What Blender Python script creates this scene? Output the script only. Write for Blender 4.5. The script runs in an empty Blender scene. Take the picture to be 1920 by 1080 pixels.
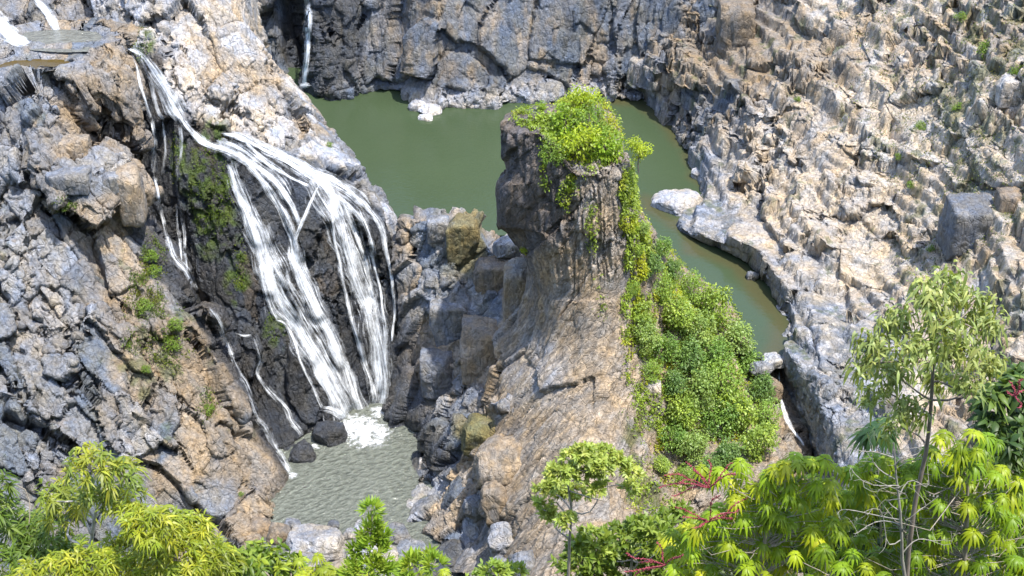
import bpy, math, random
import numpy as np
from mathutils import Vector, Matrix
from mathutils.bvhtree import BVHTree
R = math.radians
random.seed(7); rng = np.random.default_rng(7)
scene = bpy.context.scene
COL = scene.collection

# ------------------------------------------------------------------ camera
CAM_H = 170.0; PITCH = R(35.0); F = 2637.0
cam_d = bpy.data.cameras.new('camera'); cam = bpy.data.objects.new('camera', cam_d); COL.objects.link(cam)
cam.location = (0, 0, CAM_H); cam.rotation_euler = (math.pi/2 - PITCH, 0, 0)
cam_d.sensor_width = 36; cam_d.lens = 36*F/1920; cam_d.clip_start = 0.5; cam_d.clip_end = 5000
scene.camera = cam
cT, sT = math.cos(PITCH), math.sin(PITCH)
def ray(px, py):
    u = (px-960)/F; v = (540-py)/F
    return np.array([u, cT+v*sT, -sT+v*cT])
def W(px, py, q):
    """world point seen at a pixel of the photograph: q < 100 is its height, else its ground distance"""
    d = ray(px, py)
    t = (CAM_H-q)/(-d[2]) if q < 100 else q/d[1]
    return np.array([0, 0, CAM_H]) + d*t
def project(V):
    dx = V[:, 0]; dy = V[:, 1]; dz = V[:, 2]-CAM_H
    f = dy*cT - dz*sT; up = dy*sT + dz*cT
    return 960 + F*dx/f, 540 - F*up/f

# ------------------------------------------------------------------ noise
def _h(ix, iy, iz, s):
    h = (ix.astype(np.int64)*73856093) ^ (iy.astype(np.int64)*19349663) ^ (iz.astype(np.int64)*83492791) ^ (s*2654435761)
    h = (h & 0xffffffff).astype(np.uint32)
    h ^= h >> np.uint32(16); h *= np.uint32(0x7feb352d); h ^= h >> np.uint32(15); h *= np.uint32(0x846ca68b); h ^= h >> np.uint32(16)
    return (h.astype(np.float32))/np.float32(4294967296.0)
def vnoise(P, s=0):
    i = np.floor(P).astype(np.int64); f = (P-i).astype(np.float32); w = f*f*(3-2*f)
    out = 0
    for a in (0, 1):
        wa = w[:, 0] if a else 1-w[:, 0]
        for b in (0, 1):
            wb = w[:, 1] if b else 1-w[:, 1]
            for c in (0, 1):
                wc = w[:, 2] if c else 1-w[:, 2]
                out = out + wa*wb*wc*_h(i[:, 0]+a, i[:, 1]+b, i[:, 2]+c, s)
    return out*2-1
def fbm(P, octaves=4, s=0, gain=.5):
    o = 0; a = 1; t = 0
    for k in range(octaves):
        o = o + a*vnoise(P*(2**k)+k*17.3, s+k); t += a; a *= gain
    return o/t
def voro(P, s=0, jit=.9):
    i = np.floor(P).astype(np.int64); n = len(P)
    f1 = np.full(n, 9., np.float32); f2 = np.full(n, 9., np.float32)
    best = np.zeros((n, 3), np.int64); vec = np.zeros((n, 3), np.float32)
    for a in (-1, 0, 1):
        for b in (-1, 0, 1):
            for c in (-1, 0, 1):
                q = i + np.array([a, b, c])
                cx = q[:, 0]+.5+jit*(_h(q[:, 0], q[:, 1], q[:, 2], s)-.5)
                cy = q[:, 1]+.5+jit*(_h(q[:, 0], q[:, 1], q[:, 2], s+1)-.5)
                cz = q[:, 2]+.5+jit*(_h(q[:, 0], q[:, 1], q[:, 2], s+2)-.5)
                dx = P[:, 0]-cx; dy = P[:, 1]-cy; dz = P[:, 2]-cz
                d = (.25*np.sqrt(dx*dx+dy*dy+dz*dz)+.75*np.maximum(np.maximum(np.abs(dx), np.abs(dy)), np.abs(dz))).astype(np.float32)
                m = d < f1
                f2 = np.where(m, f1, np.minimum(f2, d)); f1 = np.where(m, d, f1)
                best[m] = q[m]; vec[m, 0] = dx[m]; vec[m, 1] = dy[m]; vec[m, 2] = dz[m]
    r = np.stack([_h(best[:, 0], best[:, 1], best[:, 2], s+k) for k in range(10, 15)], 1)
    return f1, f2, r, vec
def sstep(a, b, x):
    t = np.clip((x-a)/(b-a), 0, 1); return t*t*(3-2*t)

# ------------------------------------------------------------------ mesh helpers
def mesh_np(name, V, faces, mat=None, parent=None, col=None, attrs=None, uv=None, smooth=False, link=True):
    """faces: an (n,3) or (n,4) array"""
    me = bpy.data.meshes.new(name)
    V = np.asarray(V, np.float32); faces = np.asarray(faces, np.int32); n, k = faces.shape
    me.vertices.add(len(V)); me.vertices.foreach_set('co', V.ravel())
    me.loops.add(n*k); me.loops.foreach_set('vertex_index', faces.ravel())
    me.polygons.add(n); me.polygons.foreach_set('loop_start', np.arange(0, n*k, k, dtype=np.int32))
    try: me.polygons.foreach_set('loop_total', np.full(n, k, np.int32))
    except Exception: pass
    if smooth: me.polygons.foreach_set('use_smooth', np.ones(n, bool))
    if col is not None:
        a = me.color_attributes.new('Col', 'FLOAT_COLOR', 'POINT')
        c = np.ones((len(V), 4), np.float32); c[:, :3] = col; a.data.foreach_set('color', c.ravel())
    for key, val in (attrs or {}).items():
        a = me.attributes.new(key, 'FLOAT', 'POINT'); a.data.foreach_set('value', np.asarray(val, np.float32))
    if uv is not None:
        u = me.uv_layers.new(name='UV'); u.data.foreach_set('uv', np.asarray(uv, np.float32)[faces.ravel()].ravel())
    me.update(calc_edges=True)
    if mat: me.materials.append(mat)
    o = bpy.data.objects.new(name, me)
    if link: COL.objects.link(o)
    if parent: o.parent = parent
    return o
def tag(o, label=None, cat=None, group=None, kind=None):
    if label: o['label'] = label
    if cat: o['category'] = cat
    if group: o['group'] = group
    if kind: o['kind'] = kind
    return o
def empty(name, loc=(0, 0, 0), rz=0):
    o = bpy.data.objects.new(name, None); COL.objects.link(o); o.location = loc; o.rotation_euler[2] = rz
    o.empty_display_size = .3
    return o
def cr(P, ns, axis):
    """Catmull-Rom along an axis with ns[i] steps in interval i"""
    P = np.moveaxis(P, axis, 0); n = len(P); out = []
    for i in range(n-1):
        p0 = P[max(i-1, 0)]; p1 = P[i]; p2 = P[i+1]; p3 = P[min(i+2, n-1)]
        for k in range(ns[i]):
            t = k/ns[i]
            out.append(.5*((2*p1)+(-p0+p2)*t+(2*p0-5*p1+4*p2-p3)*t*t+(-p0+3*p1-3*p2+p3)*t**3))
    out.append(P[-1])
    return np.moveaxis(np.array(out), 0, axis)
def normals(G):
    du = np.gradient(G, axis=1); dv = np.gradient(G, axis=0)
    n = np.cross(du, dv); l = np.linalg.norm(n, axis=2, keepdims=True); n = n/np.maximum(l, 1e-9)
    return n
def gridfaces(h, w):
    i = np.arange(h*w).reshape(h, w)
    return np.stack([i[:-1, :-1], i[:-1, 1:], i[1:, 1:], i[1:, :-1]], -1).reshape(-1, 4)

# ------------------------------------------------------------------ materials
def new_mat(name):
    m = bpy.data.materials.new(name); m.use_nodes = True; nt = m.node_tree
    b = nt.nodes['Principled BSDF']; return m, nt, b
def N(nt, t, **kw):
    n = nt.nodes.new(t)
    for k, v in kw.items():
        if k in n.inputs: n.inputs[k].default_value = v
        else: setattr(n, k, v)
    return n
def math_n(nt, op, a, b=None, clamp=False):
    n = nt.nodes.new('ShaderNodeMath'); n.operation = op; n.use_clamp = clamp
    for i, x in enumerate((a, b)):
        if x is None: continue
        if isinstance(x, (int, float)): n.inputs[i].default_value = x
        else: nt.links.new(x, n.inputs[i])
    return n.outputs[0]
def mixc(nt, f, a, b, mode='MIX'):
    n = nt.nodes.new('ShaderNodeMix'); n.data_type = 'RGBA'; n.blend_type = mode
    for s, x in ((n.inputs[0], f), (n.inputs[6], a), (n.inputs[7], b)):
        if isinstance(x, (int, float)): s.default_value = x
        elif isinstance(x, tuple): s.default_value = (*x, 1)
        else: nt.links.new(x, s)
    return n.outputs[2]
def ramp(nt, x, pts):
    n = nt.nodes.new('ShaderNodeValToRGB'); e = n.color_ramp.elements
    while len(e) < len(pts): e.new(.5)
    for el, (p, c) in zip(e, pts):
        el.position = p; el.color = (c, c, c, 1) if isinstance(c, (int, float)) else (*c, 1)
    nt.links.new(x, n.inputs[0]); return n.outputs[0]
def mapped(nt, scale, rot=(0, 0, 0)):
    tc = N(nt, 'ShaderNodeTexCoord'); mp = N(nt, 'ShaderNodeMapping')
    mp.vector_type = 'TEXTURE'; mp.inputs['Scale'].default_value = tuple(1/s_ for s_ in scale); mp.inputs['Rotation'].default_value = rot
    nt.links.new(tc.outputs['Object'], mp.inputs[0]); return mp.outputs[0]

def rock_material(name, rot=(0, 0, 0), streak=.5, bump=1.0):
    m, nt, b = new_mat(name); L = nt.links.new
    at = N(nt, 'ShaderNodeAttribute', attribute_name='Col')
    wet = N(nt, 'ShaderNodeAttribute', attribute_name='wet')
    n1 = N(nt, 'ShaderNodeTexNoise', Scale=1.0, Detail=8.0, Roughness=.72); L(mapped(nt, (1.1, 1.1, 1.1)), n1.inputs['Vector'])
    n2 = N(nt, 'ShaderNodeTexNoise', Scale=1.0, Detail=5.0, Roughness=.65); L(mapped(nt, (2.6, 2.6, .35), rot), n2.inputs['Vector'])
    n3 = N(nt, 'ShaderNodeTexVoronoi', Scale=1.0); n3.feature = 'DISTANCE_TO_EDGE'; L(mapped(nt, (.9, .9, .45), (rot[0]+.15, rot[1]-.1, 0)), n3.inputs['Vector'])
    g1 = ramp(nt, n1.outputs[0], [(.28, .58), (.5, .95), (.72, 1.42)])
    g2 = ramp(nt, n2.outputs[0], [(.33, 1-.42*streak), (.5, 1.0), (.67, 1+.45*streak)])
    c = mixc(nt, 1.0, at.outputs['Color'], g1, 'MULTIPLY'); c = mixc(nt, 1.0, c, g2, 'MULTIPLY')
    # iron and lichen tints come and go in patches
    n4 = N(nt, 'ShaderNodeTexNoise', Scale=1.0, Detail=4.0, Roughness=.6); L(mapped(nt, (.35, .35, .2), rot), n4.inputs['Vector'])
    c = mixc(nt, 1.0, c, ramp(nt, n4.outputs[0], [(.35, (.86, .95, 1.1)), (.65, (1.14, 1.02, .82))]), 'MULTIPLY')
    c = mixc(nt, math_n(nt, 'MULTIPLY', wet.outputs['Fac'], .35), c, mixc(nt, 1.0, c, (.42, .47, .55), 'MULTIPLY'))
    L(c, b.inputs['Base Color'])
    r = math_n(nt, 'SUBTRACT', .88, math_n(nt, 'MULTIPLY', wet.outputs['Fac'], .5)); L(r, b.inputs['Roughness'])
    b.inputs['Specular IOR Level'].default_value = .4
    crack = ramp(nt, n3.outputs['Distance'], [(0, 0), (.06, .8), (.2, 1)])
    h = math_n(nt, 'ADD', math_n(nt, 'MULTIPLY', n1.outputs[0], .7), math_n(nt, 'MULTIPLY', n2.outputs[0], .6))
    h = math_n(nt, 'ADD', h, math_n(nt, 'MULTIPLY', crack, .22))
    bp = N(nt, 'ShaderNodeBump', Strength=.95*bump, Distance=.9); L(h, bp.inputs['Height']); L(bp.outputs[0], b.inputs['Normal'])
    return m
M_ROCK = rock_material('weathered_rock')
M_STRATA = rock_material('tilted_strata_rock', rot=(0, R(38), R(10)), streak=.9)

GREY = np.array([.235, .24, .255]); BLUE = np.array([.165, .185, .215]); TAN = np.array([.31, .25, .185]); DARK = np.array([.06, .063, .07])
CREAM = np.array([.50, .45, .40]); BROWN = np.array([.23, .18, .13]); PALE = np.array([.48, .47, .475]); MOSS = np.array([.07, .10, .02]); RUST = np.array([.31, .23, .15])

def r2_(P, size, s):
    return voro(P/size+fbm(P/size, 2, s)[:, None]*.4, s)[2][:, 0]
def rock_disp(G, blocks, rot=0.0, tilt=0.0, terr=0.0, seed=0, fine=.09, flow=None, amask=None):
    """carve a smooth sheet into blocks: each (size, elongation z, height, crack depth)"""
    h, w, _ = G.shape; info = {}
    n = normals(G); sgn = np.sign(np.mean(np.sum(n*(np.array([0, 0, CAM_H])-G), 2))) or 1.
    base = G.reshape(-1, 3)
    calm = .35+.95*sstep(-.25, .3, fbm(base/13, 3, seed+70))       # smooth slabs beside broken ground
    for k, (size, ez, amp, crack) in enumerate(blocks):
        n = sgn*normals(G).reshape(-1, 3); P = G.reshape(-1, 3)
        ca, sa = math.cos(tilt), math.sin(tilt); cb, sb = math.cos(rot), math.sin(rot)
        Q = np.stack([P[:, 0]*ca+P[:, 2]*sa, P[:, 1], -P[:, 0]*sa+P[:, 2]*ca], 1)
        Q = np.stack([Q[:, 0]*cb-Q[:, 1]*sb, Q[:, 0]*sb+Q[:, 1]*cb, Q[:, 2]], 1)
        warp = np.stack([fbm(P/(size*1.3), 3, seed+50+j) for j in range(3)], 1)*size*.17
        Q = (Q+warp)/np.array([size, size, size*ez])
        f1, f2, r, vec = voro(Q, seed+k*20)
        e = f2-f1
        d = amp*((r[:, 0]-.5)*1.7 + (r[:, 1]-.5)*2.2*vec[:, 0] + (r[:, 2]-.5)*2.2*vec[:, 1] + (r[:, 3]-.7)*1.8*vec[:, 2])
        d = d + amp*.06*sstep(0, .12, e) - crack*.8*(1-sstep(0, .045, e))
        if k: d = d*calm
        if amask is not None: d = d*amask(*project(base))
        G = (P + n*d[:, None]).reshape(h, w, 3)
        info[k] = (r, e)
    if terr:
        P = G.reshape(-1, 3).copy()
        for per, am, sd in ((6.5, terr*.6, 90), (2.4, terr, 95)):
            reg = (r2_(P, 17, seed+sd)-.5)*per*1.4                      # ledges break off from block to block
            hh = P[:, 2]+reg+1.1*fbm(P/np.array([9., 9, 22]), 3, seed+sd)+.12*P[:, 0]
            t = (hh/per) % 1.0
            P[:, 2] += am*per*(sstep(.38, .68, t)-t+.5)*np.clip(.6+1.2*fbm(P/16, 2, seed+sd+1), 0, 1.1)
        G = P.reshape(h, w, 3)
    if flow:
        fu, fv, fa, slant, v0 = (*flow, 0, 0)[:5]; n = sgn*normals(G).reshape(-1, 3); P = G.reshape(-1, 3)
        vi, ui = np.mgrid[0:h, 0:w]; wob = 9*fbm(P/18, 2, seed+77).reshape(h, w)
        ui = ui+slant*np.maximum(vi-v0*h, 0)*(ui < w*.62); q = np.stack([(ui+wob)/fu, vi/fv, 0*ui], -1).reshape(-1, 3)
        s_ = fbm(q, 3, seed+78, .6); s_ = np.abs(s_)*2.2-.5
        info['flow'] = s_
        G = (P+n*(fa*s_*(.4+.8*calm))[:, None]).reshape(h, w, 3)
    n = sgn*normals(G).reshape(-1, 3); P = G.reshape(-1, 3)
    P = P + n*(fine*fbm(P/1.0, 3, seed+99)*(.5+calm))[:, None]
    return P.reshape(h, w, 3), info

BVH = {}; PATCH = {}
def patch(name, rows, mat, blocks, colour, label, sp=2.0, flats=(), **kw):
    C = np.array([[W(*p) for p in r] for r in rows])
    px = np.array([[p[:2] for p in r] for r in rows], float)
    nu = [int(np.clip(np.max(np.linalg.norm(px[:, i+1]-px[:, i], axis=1))*.85/sp, 4, 140)) for i in range(px.shape[1]-1)]
    nv = [int(np.clip(np.max(np.linalg.norm(px[i+1]-px[i], axis=1))*.95/sp, 4, 140)) for i in range(px.shape[0]-1)]
    G = cr(cr(C, nu, 1), nv, 0)
    S, info = rock_disp(G, blocks, **kw)
    P = S.reshape(-1, 3)
    for cx, cy, rx, ry, z in flats:                                      # hollows that hold standing water
        gx_, gy_ = project(G.reshape(-1, 3)); q = np.sqrt(((gx_-cx)/rx)**2+((gy_-cy)/ry)**2)+.22*fbm(P/2.5, 3, 88)
        k = 1-sstep(1.05, 2.3, q); tz = z-.5+.95*sstep(.7, 1.1, q)+.3*fbm(P/1.5, 3, 89); P[:, 2] = P[:, 2]*(1-k)+tz*k
    S = P.reshape(S.shape)
    col, wet = colour(P, info, *project(G.reshape(-1, 3)))
    o = mesh_np(name, P, gridfaces(*S.shape[:2]), mat, col=col, attrs={'wet': wet})
    tag(o, label, 'cliff', kind='structure')
    PATCH[name] = (G, S)
    return o
def mixv(a, b, t): return a*(1-t)[:, None]+b*t[:, None]
def full(c, n): return np.tile(c, (n, 1)).astype(np.float64)
def blob(px, py, cx, cy, rx, ry, P, soft=.5, s=0):
    w = fbm(P/4.0, 3, 300+s)*.8
    d = np.sqrt(((px-cx)/rx)**2+((py-cy)/ry)**2)+w*.6
    return 1-sstep(1-soft*.5, 1+soft*.5, d)
# ------------------------------------------------------------------ rock masses
def col_left(P, info, px, py):
    n = len(P); r0, e0 = info[0]; r1, e1 = info[1]
    c = mixv(full(GREY, n), full(BLUE, n), sstep(.2, .8, r1[:, 4]))
    c = mixv(c, full(PALE, n), sstep(.70, .9, r1[:, 2])*.5)
    big = sstep(.35, .62, r0[:, 4]+.25*fbm(P/6, 2, 5))
    mid = sstep(.60, .70, r1[:, 3]+.12*fbm(P/3, 2, 6))
    right = sstep(120, 330, px-(py-540)*.25)
    c = mixv(c, full(TAN, n)*(.75+.5*r1[:, 4:5]), np.clip(mid*.75*(.35+right)+big*right*.55, 0, 1))
    for (x, y, a, b) in ((215, 200, 50, 110), (150, 210, 45, 70), (248, 370, 26, 60), (130, 290, 40, 22), (180, 420, 55, 50), (270, 640, 60, 130), (390, 720, 60, 150),
                         (480, 860, 60, 90), (330, 890, 50, 30), (230, 560, 40, 80)):
        c = mixv(c, full(TAN, n)*(.8+.4*r1[:, 4:5]), blob(px, py, x, y, a, b, P, .6)*.8)
    c = mixv(c, full(RUST, n), sstep(.35, .7, fbm(P/2.2, 3, 9))*.5)
    c = mixv(c, full(MOSS, n), sstep(.30, .55, fbm(P/3.2, 4, 12)+.35*blob(px, py, 300, 620, 90, 190, P)-.18)*.55)
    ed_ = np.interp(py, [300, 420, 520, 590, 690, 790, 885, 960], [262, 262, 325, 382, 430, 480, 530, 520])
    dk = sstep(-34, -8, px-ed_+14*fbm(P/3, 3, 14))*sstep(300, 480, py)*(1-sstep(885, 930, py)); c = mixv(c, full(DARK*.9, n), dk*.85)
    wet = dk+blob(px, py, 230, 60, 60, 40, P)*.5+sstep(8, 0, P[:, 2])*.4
    return c, np.clip(wet, 0, 1)
A = [[(-300,-100,240),(-120,-100,242),(0,-100,245),(90,-100,246),(170,-100,246),(230,-80,246),(280,-80,248),(300,-80,252)],
 [(-300,0,228),(-120,-5,234),(0,0,237),(80,0,238),(150,0,238),(220,0,238),(260,20,239),(290,40,245)],
 [(-300,60,222),(-120,60,228),(0,62,230.5),(80,58,232),(140,58,232),(190,62,231),(235,75,230),(255,100,238)],
 [(-300,110,214),(-120,110,218),(0,110,220),(70,108,221),(110,105,222),(170,95,224),(225,95,224),(250,120,232)],
 [(-300,170,206),(-120,165,210),(0,150,213),(80,150,213),(110,150,216),(180,150,217.5),(235,150,219),(252,170,228)],
 [(-300,240,200),(-120,240,204),(0,240,206),(90,240,206),(140,250,211),(200,250,215.5),(245,250,217),(258,250,226)],
 [(-300,330,192),(-120,330,197),(0,330,200),(90,330,200.5),(150,330,202),(200,320,206),(235,320,210),(262,320,220)],
 [(-300,420,187),(-120,420,192),(0,420,195),(100,420,196),(180,420,198),(230,410,201),(268,415,206),(290,430,217)],
 [(-300,520,181),(-120,520,186),(0,520,189),(110,520,191),(210,520,193),(275,500,196),(320,490,201),(345,510,212)],
 [(-300,620,175),(-120,620,180),(0,620,183),(120,620,185),(240,620,187),(320,600,191),(385,590,197),(400,610,208)],
 [(-300,720,168),(-120,720,173),(0,720,177),(130,720,179),(270,720,182),(360,700,186),(430,690,192),(450,710,204)],
 [(-300,820,161),(-120,820,166),(0,820,170),(140,820,173),(290,820,177),(395,800,181),(470,790,188),(495,810,198)],
 [(-300,920,154),(-120,920,159),(0,920,164),(150,920,168),(300,910,172),(415,900,177),(512,880,184),(540,895,190)],
 [(-300,1020,148),(-120,1020,153),(0,1020,158),(150,1020,163),(300,1020,167),(400,990,170),(468,962,175),(492,975,-2)],
 [(-300,1150,140),(-120,1150,145),(0,1150,150),(150,1150,156),(300,1150,160),(390,1080,162),(470,1030,168),(490,1030,-2)]]
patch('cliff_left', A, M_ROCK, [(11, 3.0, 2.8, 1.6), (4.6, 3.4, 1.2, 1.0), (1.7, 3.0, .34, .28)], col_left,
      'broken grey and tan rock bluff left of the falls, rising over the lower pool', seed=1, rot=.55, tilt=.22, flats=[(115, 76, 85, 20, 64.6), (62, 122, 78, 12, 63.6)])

def col_falls(P, info, px, py):
    n = len(P); r0, e0 = info[0]; r1, e1 = info[1]
    c = mixv(full(GREY, n), full(PALE, n), sstep(.4, .9, r1[:, 4]))
    top = blob(px, py, 420, 110, 150, 190, P, .5)
    c = mixv(c, full(CREAM, n)*(.9+.35*r1[:, 4:5]), top*.75)
    c = mixv(c, full(TAN, n)*1.2, np.clip(blob(px, py, 410, 70, 70, 110, P)+blob(px, py, 480, 140, 50, 50, P)+blob(px, py, 590, 235, 50, 25, P), 0, 1)*sstep(.25, .6, r1[:, 3])*.8)
    # the wet black face the water runs over
    edge = np.interp(py, [90, 220, 260, 300, 350, 420, 520, 800], [300, 345, 470, 590, 690, 735, 790, 800])
    lf = np.interp(py, [60, 100, 300, 560, 900], [235, 240, 240, 300, 300])
    d = sstep(12, -22, px-edge+30*fbm(P/5, 3, 31))*sstep(-5, 20, px-lf)*sstep(70, 105, py)
    d = np.clip(d, 0, 1)
    dk = mixv(full(DARK*.62, n), full(BLUE*.42, n), sstep(.4, .95, r1[:, 4])*.8)
    c = mixv(c, dk, d*.93)
    c = mixv(c, full(BROWN*.6, n), d*sstep(.82, .95, r1[:, 2])*.6)
    mo = blob(px, py, 395, 360, 45, 130, P, .6)+blob(px, py, 445, 520, 22, 60, P)+blob(px, py, 260, 85, 30, 25, P)*.9+blob(px, py, 515, 620, 25, 40, P)*.6+blob(px, py, 330, 290, 20, 50, P)
    c = mixv(c, full(MOSS, n)*1.3, np.clip(mo, 0, 1)*sstep(-.15, .2, fbm(P/1.6, 3, 33))*.95)
    return c, np.clip(d, 0, 1)
B = [[(150,-80,240),(260,-80,240),(330,-80,242),(380,-80,243),(420,-80,244),(450,-80,245),(470,-80,247),(480,-80,250),(490,-60,262),(480,0,275)],
 [(180,60,232),(250,40,232),(330,20,232),(370,20,233),(400,20,234),(430,20,235),(450,20,237),(462,25,241),(480,50,255),(470,120,268)],
 [(200,110,228),(255,90,226.5),(330,110,224),(370,110,226),(400,110,228),(430,105,229),(465,105,231),(490,105,236),(500,130,250),(490,170,262)],
 [(210,180,225),(290,170,222),(350,190,220),(400,190,222),(440,180,224),(480,180,226),(530,185,228),(560,195,232),(560,215,246),(550,240,258)],
 [(220,260,221),(290,250,219),(350,250,217.5),(410,250,216.5),(460,250,219),(520,250,222),(570,245,225),(612,258,229),(610,280,243),(600,300,250)],
 [(230,330,220),(290,330,217.5),(350,320,214),(430,305,213),(490,310,215),(550,310,217),(610,310,219),(660,310,224),(655,330,240),(640,350,246)],
 [(250,420,217),(310,420,214.5),(370,420,209.5),(440,390,210),(510,380,212.5),(580,360,214),(650,350,217),(705,355,222),(700,370,236),(690,400,242)],
 [(270,500,214),(330,500,211),(400,500,206.5),(470,480,207.5),(530,460,210),(600,430,211.5),(670,410,214),(745,410,218),(745,425,232),(740,450,238)],
 [(300,580,210),(370,570,207),(430,580,203.5),(490,560,205),(550,540,207),(620,520,209),(690,500,212),(765,500,214),(790,500,225),(800,500,235)],
 [(340,680,205),(400,660,203),(450,660,201),(510,650,202),(570,640,204),(630,620,205.5),(690,610,209),(750,620,209),(790,620,218),(810,620,228)],
 [(400,780,201),(450,760,198),(500,760,198),(550,750,199.5),(600,730,201),(650,715,203),(695,700,206.5),(740,710,206),(780,710,212),(800,710,222)],
 [(460,900,-2),(510,890,-2),(545,870,-2),(590,830,-2),(630,810,-2),(665,790,-2),(705,775,-2),(730,765,-2),(760,765,-2),(790,770,-2)]]
patch('rock_falls', B, M_ROCK, [(9, 2.6, 1.3, .5), (3.4, 3.2, .65, .4), (1.2, 2.2, .2, .15)], col_falls,
      'wet black rock face under the main waterfall with its pale dry crest', seed=2, rot=.7, flow=(6, 30, .3))

def col_back(P, info, px, py):
    n = len(P); r0, e0 = info[0]; r1, e1 = info[1]
    c = mixv(full(BLUE*.85, n), full(GREY*.8, n), sstep(.2, .8, r1[:, 4]))
    st = fbm(P/np.array([2.2, 2.2, 16]), 4, 41)
    t = sstep(-.15, .35, st+.4*(r0[:, 3]-.5))*sstep(640, 800, px)*sstep(25, 31, P[:, 2]+3*fbm(P/4, 2, 44))
    c = mixv(c, full(TAN*.95, n)*(.7+.6*r1[:, 4:5]), t*.75)
    c = mixv(c, full(BROWN*.7, n), sstep(630, 500, px)*.6*sstep(.3, .7, r0[:, 4]))
    dk = np.clip(blob(px, py, 600, 60, 50, 150, P)+blob(px, py, 660, 60, 20, 80, P)+sstep(.2, .5, fbm(P/np.array([3., 3, 14]), 3, 43))*.6, 0, 1)
    c = mixv(c, full(DARK, n), dk*.75)
    sh = sstep(30, 26.5, P[:, 2]+1.5*fbm(P/3, 2, 45))*sstep(700, 780, px)
    c = mixv(c, full(PALE*.95, n), sh*.8)
    return c, np.clip(dk*.6+sstep(640, 600, px)*.4, 0, 1)
xs = [360,450,510,540,562,578,600,640,720,790,860,960,1060,1160,1230,1330,1450]
sy = [150,150,160,165,158,158,178,185,174,198,200,190,188,190,195,225,240]
def crow(dpy, z=None, py=None, dy=0):
    out = []
    for x, s in zip(xs, sy):
        y0 = W(x, s, 25.0)[1]; rec = {562: 7, 578: 8, 540: 4}.get(x, 0)
        out.append((x, s+dpy, z) if z is not None else (x, py, y0+dy+rec))
    return out
Cc = [crow(25, z=18), crow(0, z=25), [(a, 120 if a < 760 or a > 1250 else 140, y) for a, _, y in crow(0, py=120, dy=3)], crow(0, py=60, dy=6), crow(0, py=-20, dy=9), crow(0, py=-120, dy=14), crow(0, py=-260, dy=30)]
patch('cliff_back', Cc, M_ROCK, [(11, 2.6, 2.6, .8), (4.2, 3.4, 1.0, .5), (1.5, 2.8, .25, .2)], col_back,
      'dark streaked cliff wall behind the upper green pool', seed=3, tilt=-.12, rot=.2, flow=(5, 26, .45))

def col_right(P, info, px, py):
    n = len(P); r0, e0 = info[0]; r1, e1 = info[1]; r2, _ = info[2]
    c = mixv(full(CREAM*np.array([1.03, 1., .94]), n), full(CREAM*np.array([.88, .84, .78]), n), sstep(.3, .9, r1[:, 4]))
    br = sstep(-.1, .35, fbm(P/9, 3, 51)+.5*sstep(1550, 1850, px)-.3+.55*sstep(260, 40, py))
    c = mixv(c, full(BROWN*1.25, n), br*.62*sstep(.1, .7, r1[:, 3]))
    # blue grey water-worn bank along the pool
    bank = sstep(7.5, 2.5, P[:, 2]-25+7*fbm(P/9, 3, 52))
    low = blob(px, py, 1540, 740, 150, 150, P, .5)
    top = blob(px, py, 1330, 120, 130, 160, P, .6)
    g = mixv(full(GREY, n), full(BLUE*1.05, n), sstep(.3, .7, r1[:, 4])); g = mixv(g, full(PALE, n), sstep(.55, .9, r2[:, 3])*.7)
    c = mixv(c, g, np.clip(bank+low, 0, 1)*.9)
    tp = mixv(full(BLUE*.75, n), full(TAN*.85, n), sstep(.3, .6, r0[:, 4])); c = mixv(c, tp, top*.85)
    c = mixv(c, full(TAN*.8, n), blob(px, py, 1480, 120, 130, 70, P)*.6)
    c = mixv(c, full(MOSS*.9, n), sstep(.26, .46, fbm(P/np.array([1.8, 1.8, 9]), 4, 55)+.26*sstep(1600, 1850, px))*.55)
    return c, bank*.15
D = [[(1150,175,20),(1170,185,25),(1200,100,284),(1240,20,288),(1300,-60,292),(1400,-140,296),(1550,-250,300)],
 [(1185,195,20),(1200,190,25.5),(1250,120,275),(1320,40,278),(1400,-40,280),(1520,-120,283),(1700,-220,286)],
 [(1225,240,20),(1245,225,25.5),(1310,170,264),(1400,100,264),(1500,30,264),(1650,-60,264),(1850,-160,262)],
 [(1270,290,20),(1290,280,25.5),(1370,230,249),(1480,170,246),(1610,100,244),(1790,0,240),(2050,-110,234)],
 [(1300,350,20),(1318,345,25.5),(1400,310,237),(1530,270,231),(1680,210,227),(1850,120,222),(2080,0,215)],
 [(1315,395,20),(1325,385,25.5),(1420,390,29.5),(1550,370,219),(1700,320,214),(1860,250,208),(2080,150,200)],
 [(1265,450,20),(1285,435,25.5),(1420,460,28.5),(1560,460,209),(1720,440,203),(1870,390,196),(2100,320,186)],
 [(1380,505,20),(1400,500,25.5),(1480,530,28),(1600,550,199),(1740,540,191),(1890,500,184),(2100,450,174)],
 [(1460,615,20),(1482,600,25.5),(1530,630,27.5),(1630,650,184),(1760,650,177),(1900,620,170),(2100,580,161)],
 [(1450,680,18),(1472,668,25),(1540,720,26),(1640,750,172),(1770,770,165),(1910,760,159),(2100,740,150)],
 [(1465,760,10),(1485,760,17),(1560,810,168),(1650,850,161),(1780,880,153),(1910,880,148),(2100,880,140)],
 [(1490,830,6),(1510,835,12),(1580,900,158),(1670,950,150),(1790,980,143),(1920,980,138),(2100,980,130)],
 [(1500,950,2),(1530,980,8),(1600,1050,146),(1690,1100,138),(1800,1100,132),(1930,1100,127),(2100,1100,120)]]
patch('slope_right', D, M_ROCK, [(9, .8, 1.25, .6), (3.2, .8, .62, .4), (1.15, .8, .30, .24)], col_right,
      'pale sunlit broken rock slope falling from the right to the green pool', seed=4, terr=.9, fine=.11, amask=lambda x, y: 1-.5*sstep(1.1, .8, np.hypot((x-1390-(y-600)*.45)/130, (y-600)/330)), rot=.3, tilt=.15)

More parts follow.
